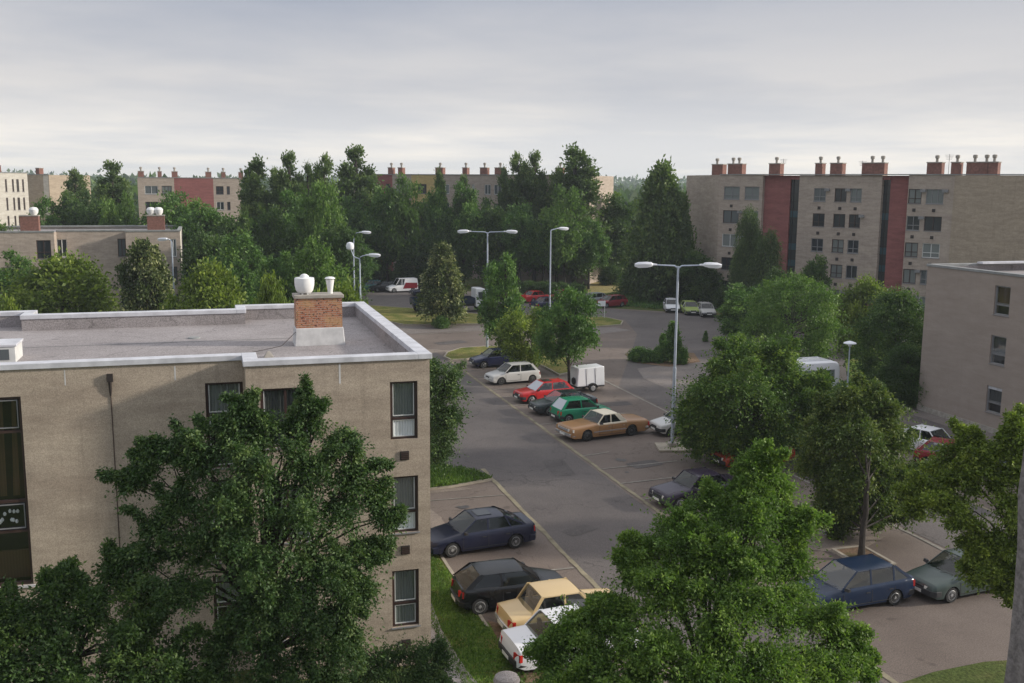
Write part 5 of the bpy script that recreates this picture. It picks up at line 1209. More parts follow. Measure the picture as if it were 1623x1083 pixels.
def trailer():
    a, b = Vector(G(938, 622)), Vector(G(906, 616))
    e = empty('box_trailer', (27.0, 71.5, .012), R(5)); 
    w = Vector(G(938, 622)); e.location = (w.x-0.1, w.y+0.72, .012); tag(e, 'white box trailer parked beside the dark-trunked tree', 'trailer')
    mb = MB(); mb.hexa([(-1.1, -.66, .42), (1.08, -.66, .42), (1.08, .66, .42), (-1.1, .66, .42), (-1.0, -.63, 1.72), (1.04, -.63, 1.78), (1.04, .63, 1.78), (-1.0, .63, 1.72)]); mb.build('box_body', M['p_white'], e, bevel=.06)
    mb = MB(); [mb.box((x-.012, -.675, .45), (x+.012, -.655, 1.7)) for x in (-.35, .35)]; mb.build('panel_seam', M['grey_frame'], e)
    mb = MB(); mb.box((-1.1, -.55, .32), (1.1, .55, .42)); mb.build('frame', M['plastic'], e)
    mb = MB(); mb.tube([(-1.0, 0, .38), (-2.1, 0, .40)], .035, 6); mb.tube([(-2.05, 0, 0), (-2.05, 0, .45)], .03, 6); mb.build('drawbar', M['plastic'], e)
    for s in (-1, 1):
        mb = MB(); mb.lathe([(.17, 0), (.26, 0), (.285, -s*.03), (.285, -s*.13), (.17, -s*.16)], (.1, s*.80, .285), 18, axis='y'); w_ = mb.build('wheel', M['tyre'], e, smooth=True)
        mb = MB(); mb.lathe([(.18, 0), (.15, s*.01), (.04, s*.012)], (.1, s*.80, .285), 14, axis='y'); mb.build('rim', M['rim'], w_)
        mb = MB()
        for k in range(8):
            t0, t1 = math.pi*k/8, math.pi*(k+1)/8; r0 = .34
            mb.hexa([(.1+r0*math.cos(t0), s*.64, .3+r0*math.sin(t0)), (.1+r0*math.cos(t1), s*.64, .3+r0*math.sin(t1)), (.1+r0*math.cos(t1), s*.83, .3+r0*math.sin(t1)), (.1+r0*math.cos(t0), s*.83, .3+r0*math.sin(t0)),
                     (.1+(r0+.02)*math.cos(t0), s*.64, .3+(r0+.02)*math.sin(t0)), (.1+(r0+.02)*math.cos(t1), s*.64, .3+(r0+.02)*math.sin(t1)), (.1+(r0+.02)*math.cos(t1), s*.83, .3+(r0+.02)*math.sin(t1)), (.1+(r0+.02)*math.cos(t0), s*.83, .3+(r0+.02)*math.sin(t0))])
        mb.build('mudguard', M['plastic'], e)
    mb = MB(); mb.lathe([(.12, 0), (.24, .01), (.27, .06), (.24, .13), (.12, .14)], (0, 0, 0), 18, axis='z'); sw_ = mb.build('spare_wheel', M['tyre'], e, smooth=True); sw_.rotation_euler = (0, R(-90), 0); sw_.location = (-1.08, -.2, .78)
trailer()
def litter_bin():
    g = G(803, 1075, 0.9); e = empty('concrete_bin', (g[0], g[1], 0)); tag(e, 'rounded pale concrete bin on bare soil at the bottom edge', 'bin')
    mb = MB(); mb.lathe([(.30, 0), (.34, .1), (.36, .6), (.33, .78), (.30, .80)], (0,0,0), 20); mb.build('drum', M['concrete'], e, smooth=True)
    mb = MB(); mb.lathe([(.36, .80), (.38, .84), (.33, .95), (.18, 1.03), (.02, 1.05)], (0,0,0), 20); mb.build('lid', M['path'], e, smooth=True)
litter_bin()

# ================================================================== TREES
def far_protos():
    tp = tree_proto
    for i in range(3): tp(f'poplar{i}', 'poplar', 16, 3.2, 1.5, 72, 32, 9, .36, 1.3, [M['leaf_poplar']], 20+i, up=1.5, droop=-.25, out=.35, leaders=4)
    for i in range(3): tp(f'dark{i}', 'oval', 12, 4.2, 1.8, 56, 32, 9, .38, 1.45, [M['leaf_dark']], 30+i, up=.6, droop=.15, leaders=4)
    for i in range(4): tp(f'mid{i}', 'oval', 12, 4.0, 4.0, 56, 32, 9, .36, 1.35, [M['leaf_mid']], 40+i, up=.8, droop=.1, leaders=4)
    for i in range(3): tp(f'bright{i}', 'oval', 10, 3.8, 3.0, 54, 32, 9, .34, 1.25, [M['leaf_bright']], 50+i, up=.9, droop=.15, leaders=4)
    for i in range(2): tp(f'yellow{i}', 'round', 7, 4.0, .8, 44, 34, 10, .30, 1.35, [M['leaf_yellow']], 60+i, up=.4, droop=.2)
    tp('linden', 'cone', 9, 3.0, 1.3, 56, 40, 9, .27, 1.05, [M['leaf_linden']], 70, up=.3, droop=.35, wd=.7)
    tp('linden1', 'oval', 9, 3.0, 1.3, 50, 40, 9, .27, 1.05, [M['leaf_linden']], 71, up=.3, droop=.35, wd=.7)
    tp('willow', 'weep', 11, 2.6, 1.0, 44, 40, 12, .36, 1.5, [M['leaf_poplar']], 72, up=.2, droop=1.5, wd=.22)
    tp('conifer', 'cone', 10, 4.0, 1.0, 70, 40, 9, .34, 1.5, [M['leaf_poplar']], 73, up=.2, droop=.1)
far_protos()
def T(key, px, ytop, dist, wpx, label, rz=None, cat='tree', name=None, group=None):
    x, y, z = PD(px, ytop, dist)
    r = wpx/2/F*dist
    nm = name or {'poplar': 'poplar_tree', 'willow': 'willow_tree', 'linden': 'linden_tree', 'conifer': 'conifer_tree'}.get(key.rstrip('0123456789'), 'leafy_tree')
    return plant_tree(key, x, y, z, r, (px*0.37+dist) if rz is None else rz, label, nm, cat, group)
PT = [
 ('poplar0', 118, 264, 150, 44, 'narrow dark treetop left of the tall dark tree at far left'),
 ('poplar1', 175, 249, 142, 66, 'tall dark broad-topped tree left of the far red-panelled block'),
 ('poplar2', 405, 246, 128, 64, 'dark poplar just right of the far red-panelled block'),
 ('poplar0', 436, 262, 132, 44, 'slim dark poplar squeezed between the two tall ones left of centre'),
 ('poplar1', 458, 233, 128, 58, 'tall poplar with split crown, left of centre against the sky'),
 ('poplar2', 487, 254, 134, 36, 'thin poplar top right of the split-crowned one'),
 ('poplar0', 515, 240, 130, 48, 'narrow poplar between the split-crowned and the tallest one'),
 ('poplar1', 564, 224, 126, 76, 'tallest poplar left of the chimney row, reaching highest into the sky'),
 ('poplar2', 800, 262, 132, 34, 'thin dark poplar at the left flank of the twin poplars'),
 ('poplar0', 820, 238, 128, 48, 'left of the twin narrow poplars in the middle of the skyline'),
 ('poplar1', 849, 233, 130, 46, 'right of the twin narrow poplars in the middle of the skyline'),
 ('poplar2', 912, 228, 124, 84, 'broad poplar right of the twin poplars, ending the chimney row'),
 ('poplar0', 885, 262, 128, 44, 'small poplar filling the gap left of the broad poplar'),
 ('conifer', 1050, 246, 124, 130, 'broad dark conical tree standing left of the right-hand block'),
 ('conifer', 1083, 300, 125, 60, 'dark side bough tree touching the gable of the right-hand block'),
 ('mid0', 470, 300, 118, 90, 'dark green crown under the split-crowned poplar'),
 ('bright0', 512, 282, 112, 84, 'bright green tree in front of the narrow poplar'),
 ('mid1', 560, 310, 114, 80, 'green crown below the tallest poplar'),
 ('mid2', 612, 292, 112, 84, 'mid green feathery tree under the first two chimneys of the row'),
 ('bright1', 642, 276, 108, 74, 'light green feathery tree in front of the yellow wall panel'),
 ('mid3', 690, 288, 114, 64, 'green pointed tree right of the yellow wall panel'),
 ('poplar2', 697, 266, 116, 30, 'slim pointed green top in front of the middle chimneys'),
 ('mid0', 735, 286, 110, 74, 'pointed green tree under the middle chimneys'),
 ('poplar1', 735, 272, 114, 34, 'slender spire-like tree beside the middle chimneys'),
 ('dark0', 778, 310, 114, 76, 'dark crown in front of the windows left of the twin poplars'),
 ('mid1', 825, 320, 110, 86, 'green crown below the twin poplars'),
 ('bright2', 897, 290, 106, 96, 'bright green crown below the broad poplar'),
 ('mid2', 862, 340, 108, 70, 'green tree behind the single-armed lamp post'),
 ('dark1', 975, 300, 152, 104, 'round dark green tree between the broad poplar and the conical tree'),
 ('mid3', 935, 345, 108, 66, 'mid green tree right of the single-armed lamp post'),
 ('dark2', 660, 350, 110, 90, 'dark green tree behind the pale-tipped tree'),
 ('dark0', 600, 345, 116, 60, 'dark tree over the ground-floor windows of the middle block'),
 ('dark1', 540, 345, 106, 90, 'dark green tree left of the swan-neck lamp'),
 ('dark2', 430, 320, 112, 100, 'wide dark crown below the poplar beside the far block'),
 ('dark0', 720, 350, 108, 70, 'dark green tree left of the double-headed lamp'),
 ('mid0', 60, 310, 128, 70, 'green tree in front of the pale block at far left'),
 ('dark1', 105, 298, 132, 80, 'dark green crown left of the tall dark tree at far left'),
 ('dark0', 150, 300, 130, 70, 'dark crown at the foot of the tall dark tree'),
 ('bright0', 172, 312, 122, 44, 'small bright green tree behind the mid left block, left one of a pair'),
 ('bright1', 200, 304, 120, 40, 'small bright green tree behind the mid left block, right one of a pair'),
 ('mid1', 268, 300, 122, 96, 'wide green tree hiding the base of the far red-panelled block'),
 ('mid2', 320, 312, 112, 100, 'green tree right of the mid left block chimney'),
 ('dark2', 370, 330, 108, 96, 'dark green tree below the poplar beside the far block'),
 ('dark0', 318, 350, 100, 80, 'dark tree touching the right corner of the mid left block'),
 ('mid3', 378, 366, 92, 100, 'grey-green drooping tree in the middle left'),
 ('dark1', 12, 350, 98, 80, 'dark tree rising at the left edge beside the mid left block'),
 ('mid0', 30, 395, 92, 90, 'dull green tree at the left edge in front of the mid left block'),
 ('bright1', 500, 376, 84, 110, 'leafy green tree right behind the near chimney'),
 ('mid1', 560, 385, 88, 80, 'green tree behind the twin lamp'),
 ('mid2', 445, 395, 86, 80, 'green tree left of the near chimney'),
 ('dark2', 1240, 420, 96, 80, 'dark green crown right of the willow'),
 ('dark1', 1290, 400, 100, 60, 'dark tree in front of the middle windows of the right-hand block'),
 ('dark0', 1062, 380, 126, 110, 'dark green undergrowth tree at the foot of the conical tree'),
 ('dark1', 1110, 395, 120, 80, 'dark tree hiding the foot of the gable at right'),
]
for q in PT:
    k, px, yt, dd, w_, lab = q
    if 560 <= px <= 962 and dd < 136: dd = 138+(dd-104)*.33
    T(k, px, yt, dd, w_*(1.22 if k[:6] == 'poplar' else 1), lab)
T('yellow0', 95, 393, 82, 190, 'large yellow-green round tree behind the near roof at left')
T('yellow1', 10, 462, 62, 70, 'yellow-green bush at the left edge above the near roof')
T('yellow1', 330, 404, 74, 150, 'yellow-green spreading tree right of the grey lamp post')
T('yellow0', 540, 434, 60, 150, 'yellow-green tree right behind the near chimney and roof corner')
T('yellow1', 430, 424, 66, 90, 'yellow-green shrubby tree left of the near chimney')
T('linden1', 226, 374, 80, 92, 'dark tree with pale seed clusters in front of the mid left block')
T('willow', 1190, 312, 108, 50, 'tall willow in front of the windows of the right-hand block', name='willow_tree')
T('willow', 1215, 350, 106, 60, 'drooping willow beside the red panel of the right-hand block', name='willow_tree')
T('willow', 1180, 360, 108, 40, 'narrow lower willow left of the old swan-neck lamp', name='willow_tree')
def foot(key, fpx, fpy, ytop, wpx, label, name='leafy_tree'):
    x, y = G(fpx, fpy); dist = x*math.sin(TH)+y*math.cos(TH)
    z = PD(fpx, ytop, dist)[2]
    return plant_tree(key, x, y, z, wpx/2/F*dist, fpx*0.7, label, name)
foot('linden', 700, 516, 378, 98, 'pale-tipped conical tree on the grass island', 'linden_tree')
tree_proto('young', 'poplar', 6.5, 2.4, 1.1, 48, 36, 10, .20, .85, [M['leaf_mid']], 80, up=.6, droop=.1, leaders=4)
tree_proto('stems', 'vase', 4.6, 2.6, 1.1, 34, 36, 10, .19, .9, [M['leaf_yellow']], 81, up=.5, droop=.15, trunks=4, bark='bark_grey')
tree_proto('maple', 'oval', 6.6, 2.7, 2.2, 50, 36, 10, .18, .80, [M['leaf_mid']], 82, up=.6, droop=.2, r0=.12, leaders=5)
tree_proto('robinia', 'oval', 7.0, 4.4, .6, 70, 46, 10, .17, 1.3, [M['leaf_bright']], 83, up=.6, droop=.35)
foot('young', 798, 566, 396, 92, 'bushy young tree beneath the left double-headed lamp')
foot('stems', 838, 592, 484, 120, 'light green many-stemmed small tree on the parking island')
foot('maple', 900, 622, 446, 118, 'small tree with straight dark trunk beside the white trailer')
foot('young', 1170, 545, 446, 100, 'yellowish green tree behind the round tree, left of the wide feathery one')
T('robinia', 1264, 424, 78, 180, 'wide light green feathery tree behind the round tree')
T('yellow0', 1375, 432, 86, 110, 'yellow-green tree between the feathery tree and the right building')
tree_proto('darkbig', 'round', 9.0, 4.0, .3, 80, 46, 10, .2, 1.5, [M['leaf_dark']], 85, up=.4, droop=.2)
T('darkbig', 1424, 448, 70, 150, 'large dark tree against the left side of the right building')
T('darkbig', 1440, 540, 66, 110, 'dark lower tree at the corner of the right building')
# shrubs and hedges
tree_proto('shrub', 'round', 1.6, 1.4, .15, 30, 30, 9, .15, .55, [M['leaf_mid']], 86, up=.6, droop=.1, r0=.03)
tree_proto('shrubdark', 'round', 2.4, 2.0, .15, 34, 34, 10, .17, .75, [M['leaf_dark']], 87, up=.5, droop=.1, r0=.04)
tree_proto('cypress', 'cone', 3.6, .9, .1, 34, 30, 9, .15, .45, [M['leaf_mid']], 88, up=1.2, droop=-.1, r0=.04)
def shrub(key, fpx, fpy, hpx, wpx, label, name='shrub', cat='shrub', group=None):
    x, y = G(fpx, fpy); dist = x*math.sin(TH)+y*math.cos(TH); z = PD(fpx, fpy-hpx, dist)[2]
    return plant_tree(key, x, y, max(z, .25), wpx/2/F*dist, fpx*0.3, label, name, cat, group)
shrub('shrub', 1015, 573, 24, 44, 'low green shrub at the left end of the bed right of the trailer')
shrub('shrub', 1042, 574, 26, 40, 'low green shrub left of the pointed shrub in the bed')
shrub('cypress', 1066, 576, 68, 36, 'pointed upright shrub in the bed left of the lamp post', 'conifer_shrub')
shrub('cypress', 1050, 572, 44, 22, 'small pointed shrub at the left side of the taller one', 'conifer_shrub')
shrub('shrub', 1078, 577, 30, 30, 'low shrub at the right foot of the pointed shrub')
shrub('cypress', 1118, 542, 18, 10, 'tiny upright sapling on the pavement left of the round tree', 'sapling')
shrub('shrubdark', 968, 452, 34, 42, 'round dark bush on the far dry lawn', 'bush', 'bush')
shrub('shrub', 700, 520, 20, 34, 'green suckers around the foot of the pale-tipped tree')
for k, (px, py) in enumerate(((596, 448), (622, 449), (648, 450), (674, 451), (700, 452))):
    shrub('shrubdark', px, py, 20, 44, ['dark hedge bush left of the white van', 'dark hedge bush above the white van', 'dark hedge bush right of the white van', 'dark hedge bush left of the pale-tipped tree crown', 'dark hedge bush behind the pale-tipped tree'][k], 'hedge_bush', 'hedge', 'hedge along the middle block')
for k, (px, py) in enumerate(((838, 464), (862, 465), (886, 466), (912, 468))):
    shrub('shrubdark', px, py, 20, 40, ['dark hedge bush above the bright red saloon', 'dark hedge bush at the single-armed lamp post', 'dark hedge bush above the dull red car', 'dark hedge bush at the left end of the dry lawn'][k], 'hedge_bush', 'hedge', 'hedge by the red saloon')
for k, (px, py, h, w_) in enumerate(((1020, 470, 50, 90), (1060, 476, 56, 90), (1095, 480, 64, 80), (1125, 484, 50, 60), (1150, 490, 40, 50))):
    shrub('shrubdark', px, py, h, w_, ['dark thicket bush at the right end of the dry lawn', 'dark thicket bush below the conical tree', 'dark thicket bush behind the white hatchback', 'dark thicket bush behind the silver hatchback', 'dark thicket bush at the foot of the right-hand block'][k], 'bush', 'bush', 'thicket by the right-hand block')
for k, (px, py, h, w_) in enumerate(((1345, 640, 60, 70), (1390, 628, 40, 60), (1430, 640, 50, 60))):
    shrub('shrub', px, py, h*.6, w_, ['green shrub right of the post-top lamp', 'green shrub on the grass left of the right building', 'green shrub at the corner of the right building'][k])

# ---- trees modelled bough by bough (positions from each bough's own place in space)
def LB(lst, d0=0.0, dx=0.0, dy=0.0):
    out = []
    for (px, py, rpx, d) in lst:
        px += dx; py += dy
        x, y, z = PD(px, py, d+d0); out.append((x, y, z, rpx/F*(d+d0)))
    return out
# round tree in the lot
lb = [(1195, 578, 50, 51.5), (1150, 592, 46, 51), (1240, 588, 46, 51.5), (1120, 620, 48, 51), (1275, 615, 42, 52), (1180, 620, 56, 49.5), (1235, 640, 52, 50), (1110, 670, 44, 51.5), (1160, 680, 50, 50), (1220, 690, 50, 50.5), (1278, 665, 42, 51.5), (1130, 702, 38, 51), (1190, 610, 56, 53), (1265, 700, 36, 52), (1300, 640, 30, 52), (1170, 562, 34, 52.5), (1222, 562, 34, 51), (1200, 715, 36, 50.6), (1160, 718, 30, 50.8), (1108, 640, 34, 50.6), (1112, 690, 32, 50.6), (1100, 660, 26, 50.4), (1175, 728, 28, 50.4), (1290, 612, 26, 51)]
bx, by = PD(1192, 700, 51.5)[:2]
lobed_tree('round_tree', LB(lb), (bx, by), 'dense round tree in the car park right of the tall lamp post', [M['leaf_round']], 101, 40, 16, .15, sub=5, sprigs=60, sl=.4, r0=.2, up=.7, droop=.25, fill=.4)
# ash tree
lb = [(1370, 640, 44, 40), (1330, 655, 40, 40.5), (1405, 655, 40, 40), (1300, 690, 38, 40), (1360, 690, 50, 39), (1425, 695, 36, 40.5), (1290, 735, 32, 40.5), (1340, 740, 46, 39.5), (1400, 745, 46, 39.5), (1440, 745, 34, 40), (1320, 785, 34, 40), (1375, 790, 34, 39.5), (1420, 790, 32, 40.5), (1360, 625, 28, 40), (1345, 810, 18, 40), (1380, 700, 44, 41.5), (1320, 700, 40, 41.5), (1395, 815, 16, 40), (1312, 800, 30, 40), (1425, 800, 28, 40), (1350, 780, 40, 39), (1390, 780, 36, 39), (1335, 830, 20, 40), (1460, 760, 22, 40), (1365, 800, 30, 39.2), (1350, 750, 40, 38.8), (1388, 742, 36, 38.8)]
x, y = G(1365, 886)
lobed_tree('ash_tree', LB(lb), (x, y), 'tree with slim dark trunk growing from a pit behind the dark blue car', [M['leaf_ash']], 102, 44, 15, .125, sub=5, sprigs=50, sl=.45, r0=.13, up=.4, droop=.35, fork=(.1, 0, 3.2), fill=.12)
# tree right behind the near building's corner
lb = [(690, 590, 34, 45), (705, 620, 34, 45.5), (690, 650, 34, 45), (715, 655, 22, 45), (700, 690, 30, 45.5), (670, 620, 40, 46), (680, 575, 22, 45.5), (665, 680, 30, 46), (700, 715, 16, 45)]
lobed_tree('leafy_tree', LB(lb), (6.9, 46.6), 'light tree peeping out behind the right corner of the near building', [M['leaf_front']], 103, 26, 12, .13, sub=5, sprigs=20, sl=.9, r0=.12, up=.3, droop=.6, fill=.5)
# the large drooping tree before the near facade
lb = [(480, 650, 34, 22.5), (425, 660, 36, 22.3), (365, 665, 32, 22), (300, 680, 30, 22), (262, 690, 24, 22), (540, 680, 30, 22.6), (498, 622, 14, 22.5), (395, 640, 20, 22.3),
      (230, 715, 24, 21.8), (330, 715, 46, 21.8), (410, 720, 56, 21.2), (490, 720, 52, 21.6), (560, 725, 36, 22.3), (215, 745, 22, 21.8),
      (300, 770, 46, 21.5), (380, 790, 60, 20.8), (460, 790, 60, 21), (540, 790, 50, 21.8), (598, 770, 28, 22.4), (612, 800, 20, 22.4),
      (250, 810, 36, 21.5), (320, 840, 52, 21), (420, 860, 64, 20.5), (500, 870, 56, 21), (560, 860, 42, 21.8), (590, 850, 28, 22.2),
      (240, 860, 40, 21.2), (300, 910, 50, 20.6), (400, 940, 54, 20.4), (480, 950, 56, 20.6), (540, 930, 44, 21.4), (575, 910, 26, 21.8),
      (430, 1020, 56, 20.2), (510, 1020, 48, 20.6), (350, 1010, 44, 20.4), (470, 1075, 50, 20.2), (540, 990, 34, 21.2), (400, 1090, 46, 20)]
bx, by = PD(420, 900, 22.0)[:2]
lobed_tree('drooping_tree', LB(lb, dy=20, dx=-2), (bx, by), 'large drooping dark green tree in front of the near building facade', [M['leaf_front']], 104, 30, 18, .08, sub=5, spray=.3, sprigs=120, sl=.42, r0=.17, up=.35, droop=.55, wd=.5, fill=.3, fork=(0, 0, 4.5), squash=.8)
lb = [(190, 880, 34, 21), (120, 910, 44, 20.6), (60, 940, 50, 20.2), (10, 960, 50, 20), (180, 940, 56, 20.2), (240, 940, 50, 20.4), (100, 990, 60, 19.8), (30, 1020, 60, 19.4), (190, 1010, 60, 19.6), (270, 1010, 56, 19.8), (-30, 990, 50, 19.6), (60, 1075, 60, 19), (150, 1080, 60, 19), (250, 1080, 60, 19.2), (330, 1080, 50, 19.4), (-20, 1080, 60, 19)]
bx, by = PD(120, 1000, 20.5)[:2]
lobed_tree('dark_tree', LB(lb, dy=26, dx=-14), (bx, by), 'dark low tree filling the bottom left corner', [M['leaf_dark']], 105, 34, 16, .09, sub=4, sprigs=50, sl=.4, r0=.15, up=.4, droop=.35, fill=.25)
lb = [(575, 1050, 34, 25.5), (620, 1045, 34, 25.8), (665, 1040, 32, 26), (695, 1050, 24, 26.2), (560, 1085, 40, 25), (610, 1085, 40, 25.2), (660, 1080, 40, 25.4), (698, 1085, 26, 25.6), (690, 1025, 16, 26.2)]
bx, by = PD(635, 1060, 25.8)[:2]
lobed_tree('shrub', LB(lb), (bx, by), 'leafy green shrub beside the footpath at the foot of the near building', [M['leaf_front']], 106, 24, 14, .075, sub=6, r0=.06, up=.6, droop=.2, fork=(0, 0, .5), fill=.6, cat='shrub')
# big soft tree lower right
lb = [(1205, 745, 36, 20.5), (1235, 765, 30, 20.6), (1180, 775, 34, 20.2), (1140, 800, 40, 20), (1250, 830, 48, 20), (1205, 830, 52, 19.4), (1080, 830, 48, 20), (1040, 860, 46, 20), (1110, 870, 60, 19.2), (1180, 890, 64, 18.8), (1250, 890, 46, 19.8), (1020, 905, 40, 19.6), (1060, 930, 60, 18.8),
      (1150, 960, 70, 18.3), (1240, 960, 60, 18.8), (1310, 985, 46, 19.2), (1340, 1010, 32, 19.4), (970, 970, 44, 19), (910, 990, 42, 18.8), (880, 1030, 40, 18.6), (950, 1040, 60, 18.2), (1040, 1020, 66, 18), (1130, 1050, 70, 17.6), (1230, 1050, 66, 18), (1310, 1055, 50, 18.4), (1350, 1050, 26, 18.8), (900, 1085, 50, 18), (1000, 1090, 60, 17.6), (1200, 720, 18, 20.5), (1150, 1100, 70, 17.4), (1250, 1110, 60, 17.6)]
bx, by = PD(1130, 900, 19.5)[:2]
lobed_tree('feathery_tree', LB(lb, dy=8), (bx, by), 'big light green feathery tree at the bottom right of centre', [M['leaf_soft']], 107, 40, 22, .070, sub=6, spray=.22, sprigs=110, sl=.32, r0=.16, up=.9, droop=.3, wd=.5, fill=.25, fork=(0, 0, 4))
# tree at the right edge
lb = [(1520, 712, 32, 27), (1548, 728, 34, 26.6), (1600, 700, 34, 26.5), (1560, 740, 40, 26.5), (1610, 750, 40, 26), (1475, 790, 30, 27), (1520, 800, 44, 26.3), (1580, 810, 50, 25.8), (1630, 820, 40, 25.8), (1550, 860, 40, 26), (1600, 880, 46, 25.6), (1540, 905, 26, 26), (1590, 930, 26, 25.8), (1630, 900, 40, 25.6), (1450, 800, 18, 27), (1640, 720, 40, 26), (1500, 760, 26, 27)]
bx, by = PD(1640, 900, 27)[:2]
lobed_tree('leafy_tree', LB(lb), (bx, by), 'yellow-green tree at the right edge above the dark green car', [M['leaf_yellow'], ], 108, 34, 15, .10, sub=4, sprigs=60, sl=.5, r0=.14, up=.5, droop=.35, fill=.2, fork=(0, 0, 3.5))

# ---- distant wooded skyline
def woods():
    rng = np.random.default_rng(9); P, D, Tn = [], [], []
    for dist, n, hh in ((330, 200, 9), (480, 260, 10), (700, 300, 12), (1000, 360, 15), (1400, 420, 20)):
        for k in range(n):
            a = TH + R(-34 + 68*(k+rng.random())/n)
            dd = dist*(0.85+0.3*rng.random()); cx, cy = dd*math.sin(a), dd*math.cos(a)
            h = hh*(0.65+0.5*rng.random()) + 2.5*math.sin(a*23+dist)
            m = 46; s = h*0.5
            q = rng.normal(size=(m, 3)); q /= np.linalg.norm(q, axis=1, keepdims=True)
            q *= (0.5+0.5*rng.random((m, 1)))
            P.append(q*np.array([h*0.55, h*0.55, h*0.5]) + np.array([cx, cy, h*0.5])); D.append(q/np.linalg.norm(q, axis=1, keepdims=True)+rng.normal(size=(m, 3))*.4)
            Tn.append(np.full(m, .4)+rng.normal(size=m)*.2+rng.normal()*.15)
    P = np.concatenate(P); D = np.concatenate(D); D /= np.linalg.norm(D, axis=1, keepdims=True); Tn = np.concatenate(Tn)
    me = leaf_mesh('woods', P, D, Tn, 5.0, .8, rng, [M['leaf_dark']])
    o = bpy.data.objects.new('distant_woods', me); col.objects.link(o); tag(o, 'far belt of woods fading blue along the horizon', 'woods', kind='stuff')
woods()
mb = MB(); rg = random.Random(2)
mb2 = []
n = 60; ring = []
for k in range(n+1):
    a = TH + R(-40 + 80*k/n); h = 12+6*math.sin(k*.7)+4*math.sin(k*1.9+1)
    ring.append((1700*math.sin(a), 1700*math.cos(a), 0, 2400*math.sin(a), 2400*math.cos(a), h))
for p, q in zip(ring, ring[1:]): mb.face([(p[0], p[1], -1), (q[0], q[1], -1), (q[3], q[4], q[5]), (p[3], p[4], p[5])])
o = mb.build('hills', M['ground']); tag(o, kind='structure')

# ================================================================== AIR, SKY, SUN, CAMERA
if True:
    mb = MB(); mb.box((-600, -60, -1.0), (1500, 2450, 40)); hz = mb.build('haze', None)
    m = bpy.data.materials.new('haze'); m.use_nodes = True; nt = m.node_tree; nt.nodes.clear()
    out = N(nt, 'ShaderNodeOutputMaterial'); pv = N(nt, 'ShaderNodeVolumePrincipled'); pv.inputs['Color'].default_value = (0.78, 0.85, 0.95, 1); pv.inputs['Density'].default_value = 0.00028
    pv.inputs['Anisotropy'].default_value = 0.1
    nt.links.new(pv.outputs[0], out.inputs['Volume']); hz.data.materials.append(m); tag(hz, 'thin summer haze over the estate', 'haze', kind='stuff')

SUN_DIR = Vector((0.95, -0.24, 0)).normalized(); EL = R(19)
w = bpy.data.worlds.new('World'); scene.world = w; w.use_nodes = True; nt = w.node_tree; nt.nodes.clear()
out = N(nt, 'ShaderNodeOutputWorld'); sky = N(nt, 'ShaderNodeTexSky'); sky.sky_type = 'NISHITA'; sky.sun_disc = False; sky.sun_elevation = EL
sky.sun_rotation = math.atan2(SUN_DIR.x, SUN_DIR.y); sky.dust_density = 3.0; sky.air_density = 1.5
b1 = N(nt, 'ShaderNodeBackground'); b1.inputs['Strength'].default_value = 0.06; nt.links.new(sky.outputs[0], b1.inputs[0])
tc = N(nt, 'ShaderNodeTexCoord'); sp = N(nt, 'ShaderNodeSeparateXYZ'); nt.links.new(tc.outputs['Generated'], sp.inputs[0])
def math_(op, a, b=None):
    n = N(nt, 'ShaderNodeMath'); n.operation = op
    for i, q in enumerate((a, b)):
        if q is None: continue
        if isinstance(q, (int, float)): n.inputs[i].default_value = q
        else: nt.links.new(q, n.inputs[i])
    return n.outputs[0]
zz = math_('MAXIMUM', sp.outputs[2], 0.0); den = math_('ADD', zz, 0.06)
cx = math_('DIVIDE', sp.outputs[0], den); cy = math_('DIVIDE', sp.outputs[1], den)
cb = N(nt, 'ShaderNodeCombineXYZ'); nt.links.new(cx, cb.inputs[0]); nt.links.new(cy, cb.inputs[1])
n1 = noise(nt, cb.outputs[0], 0.34, 6, 0.55); n2 = noise(nt, cb.outputs[0], 0.10, 3, 0.5)
cl = math_('MULTIPLY', math_('ADD', n1, n2), 0.5)
grad = ramp(nt, zz, [(0.0, (0.96, 0.90, 0.81)), (0.04, (0.84, 0.805, 0.76)), (0.09, (0.61, 0.60, 0.61)), (0.17, (0.44, 0.455, 0.51)), (0.45, (0.60, 0.62, 0.67)), (1.0, (0.95, 0.95, 0.98))])
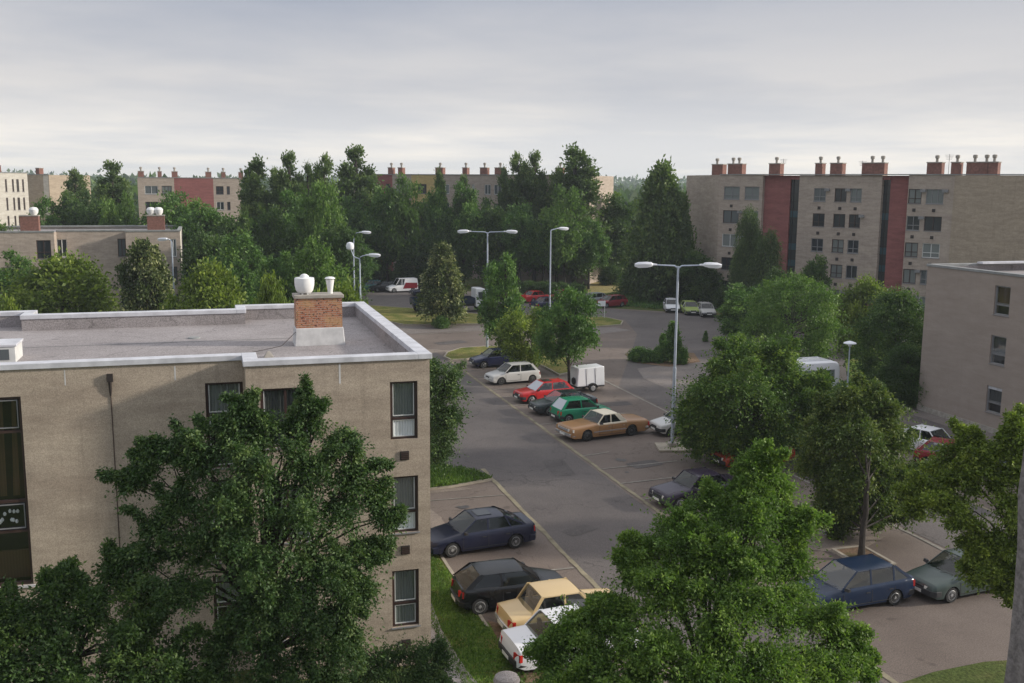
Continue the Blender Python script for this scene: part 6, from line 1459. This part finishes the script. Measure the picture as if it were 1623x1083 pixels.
cloudc = mixc(nt, ramp(nt, cl, [(0.44, (0.0,)*3), (0.54, (0.95,)*3)]), grad, mixc(nt, 1.0, grad, (0.78, 0.82, 0.89), 'MULTIPLY'))
warm = ramp(nt, cl, [(0.36, (0.5,)*3), (0.46, (0,0,0))])
cloudc = mixc(nt, warm, cloudc, mixc(nt, 1.0, cloudc, (1.15, 1.12, 1.07), 'MULTIPLY'))
b2 = N(nt, 'ShaderNodeBackground'); b2.inputs['Strength'].default_value = 1.0; nt.links.new(cloudc, b2.inputs[0])
mx = N(nt, 'ShaderNodeMixShader'); mx.inputs[0].default_value = 0.9
nt.links.new(b1.outputs[0], mx.inputs[1]); nt.links.new(b2.outputs[0], mx.inputs[2]); nt.links.new(mx.outputs[0], out.inputs[0])
sl = bpy.data.lights.new('sun', 'SUN'); sl.energy = 3.6; sl.angle = R(4); sl.color = (1.0, 0.93, 0.82)
so = bpy.data.objects.new('sun', sl); col.objects.link(so)
d = Vector((SUN_DIR.x*math.cos(EL), SUN_DIR.y*math.cos(EL), math.sin(EL))); so.rotation_euler = d.to_track_quat('Z', 'Y').to_euler(); so.location = (0, 0, 60)

cam = bpy.data.cameras.new('camera'); co = bpy.data.objects.new('camera', cam); col.objects.link(co); scene.camera = co
cam.sensor_width = 36; cam.lens = 36*F/1623; cam.clip_start = 0.1; cam.clip_end = 12000
fwd = Vector((math.sin(TH)*math.cos(PITCH), math.cos(TH)*math.cos(PITCH), -math.sin(PITCH)))
right = Vector((math.cos(TH), -math.sin(TH), 0)); upv = right.cross(fwd)
# roll
r2 = right*math.cos(ROLL) + upv*math.sin(ROLL); u2 = upv*math.cos(ROLL) - right*math.sin(ROLL)
mt = Matrix((r2, u2, -fwd)).transposed().to_4x4(); mt.translation = Vector((0, 0, H)); co.matrix_world = mt
scene.view_settings.view_transform = 'Standard'; scene.view_settings.look = 'None'; scene.view_settings.exposure = 0.30; scene.view_settings.gamma = 1.0
scene.cycles.max_bounces = 6; scene.cycles.transparent_max_bounces = 8; scene.cycles.volume_bounces = 1
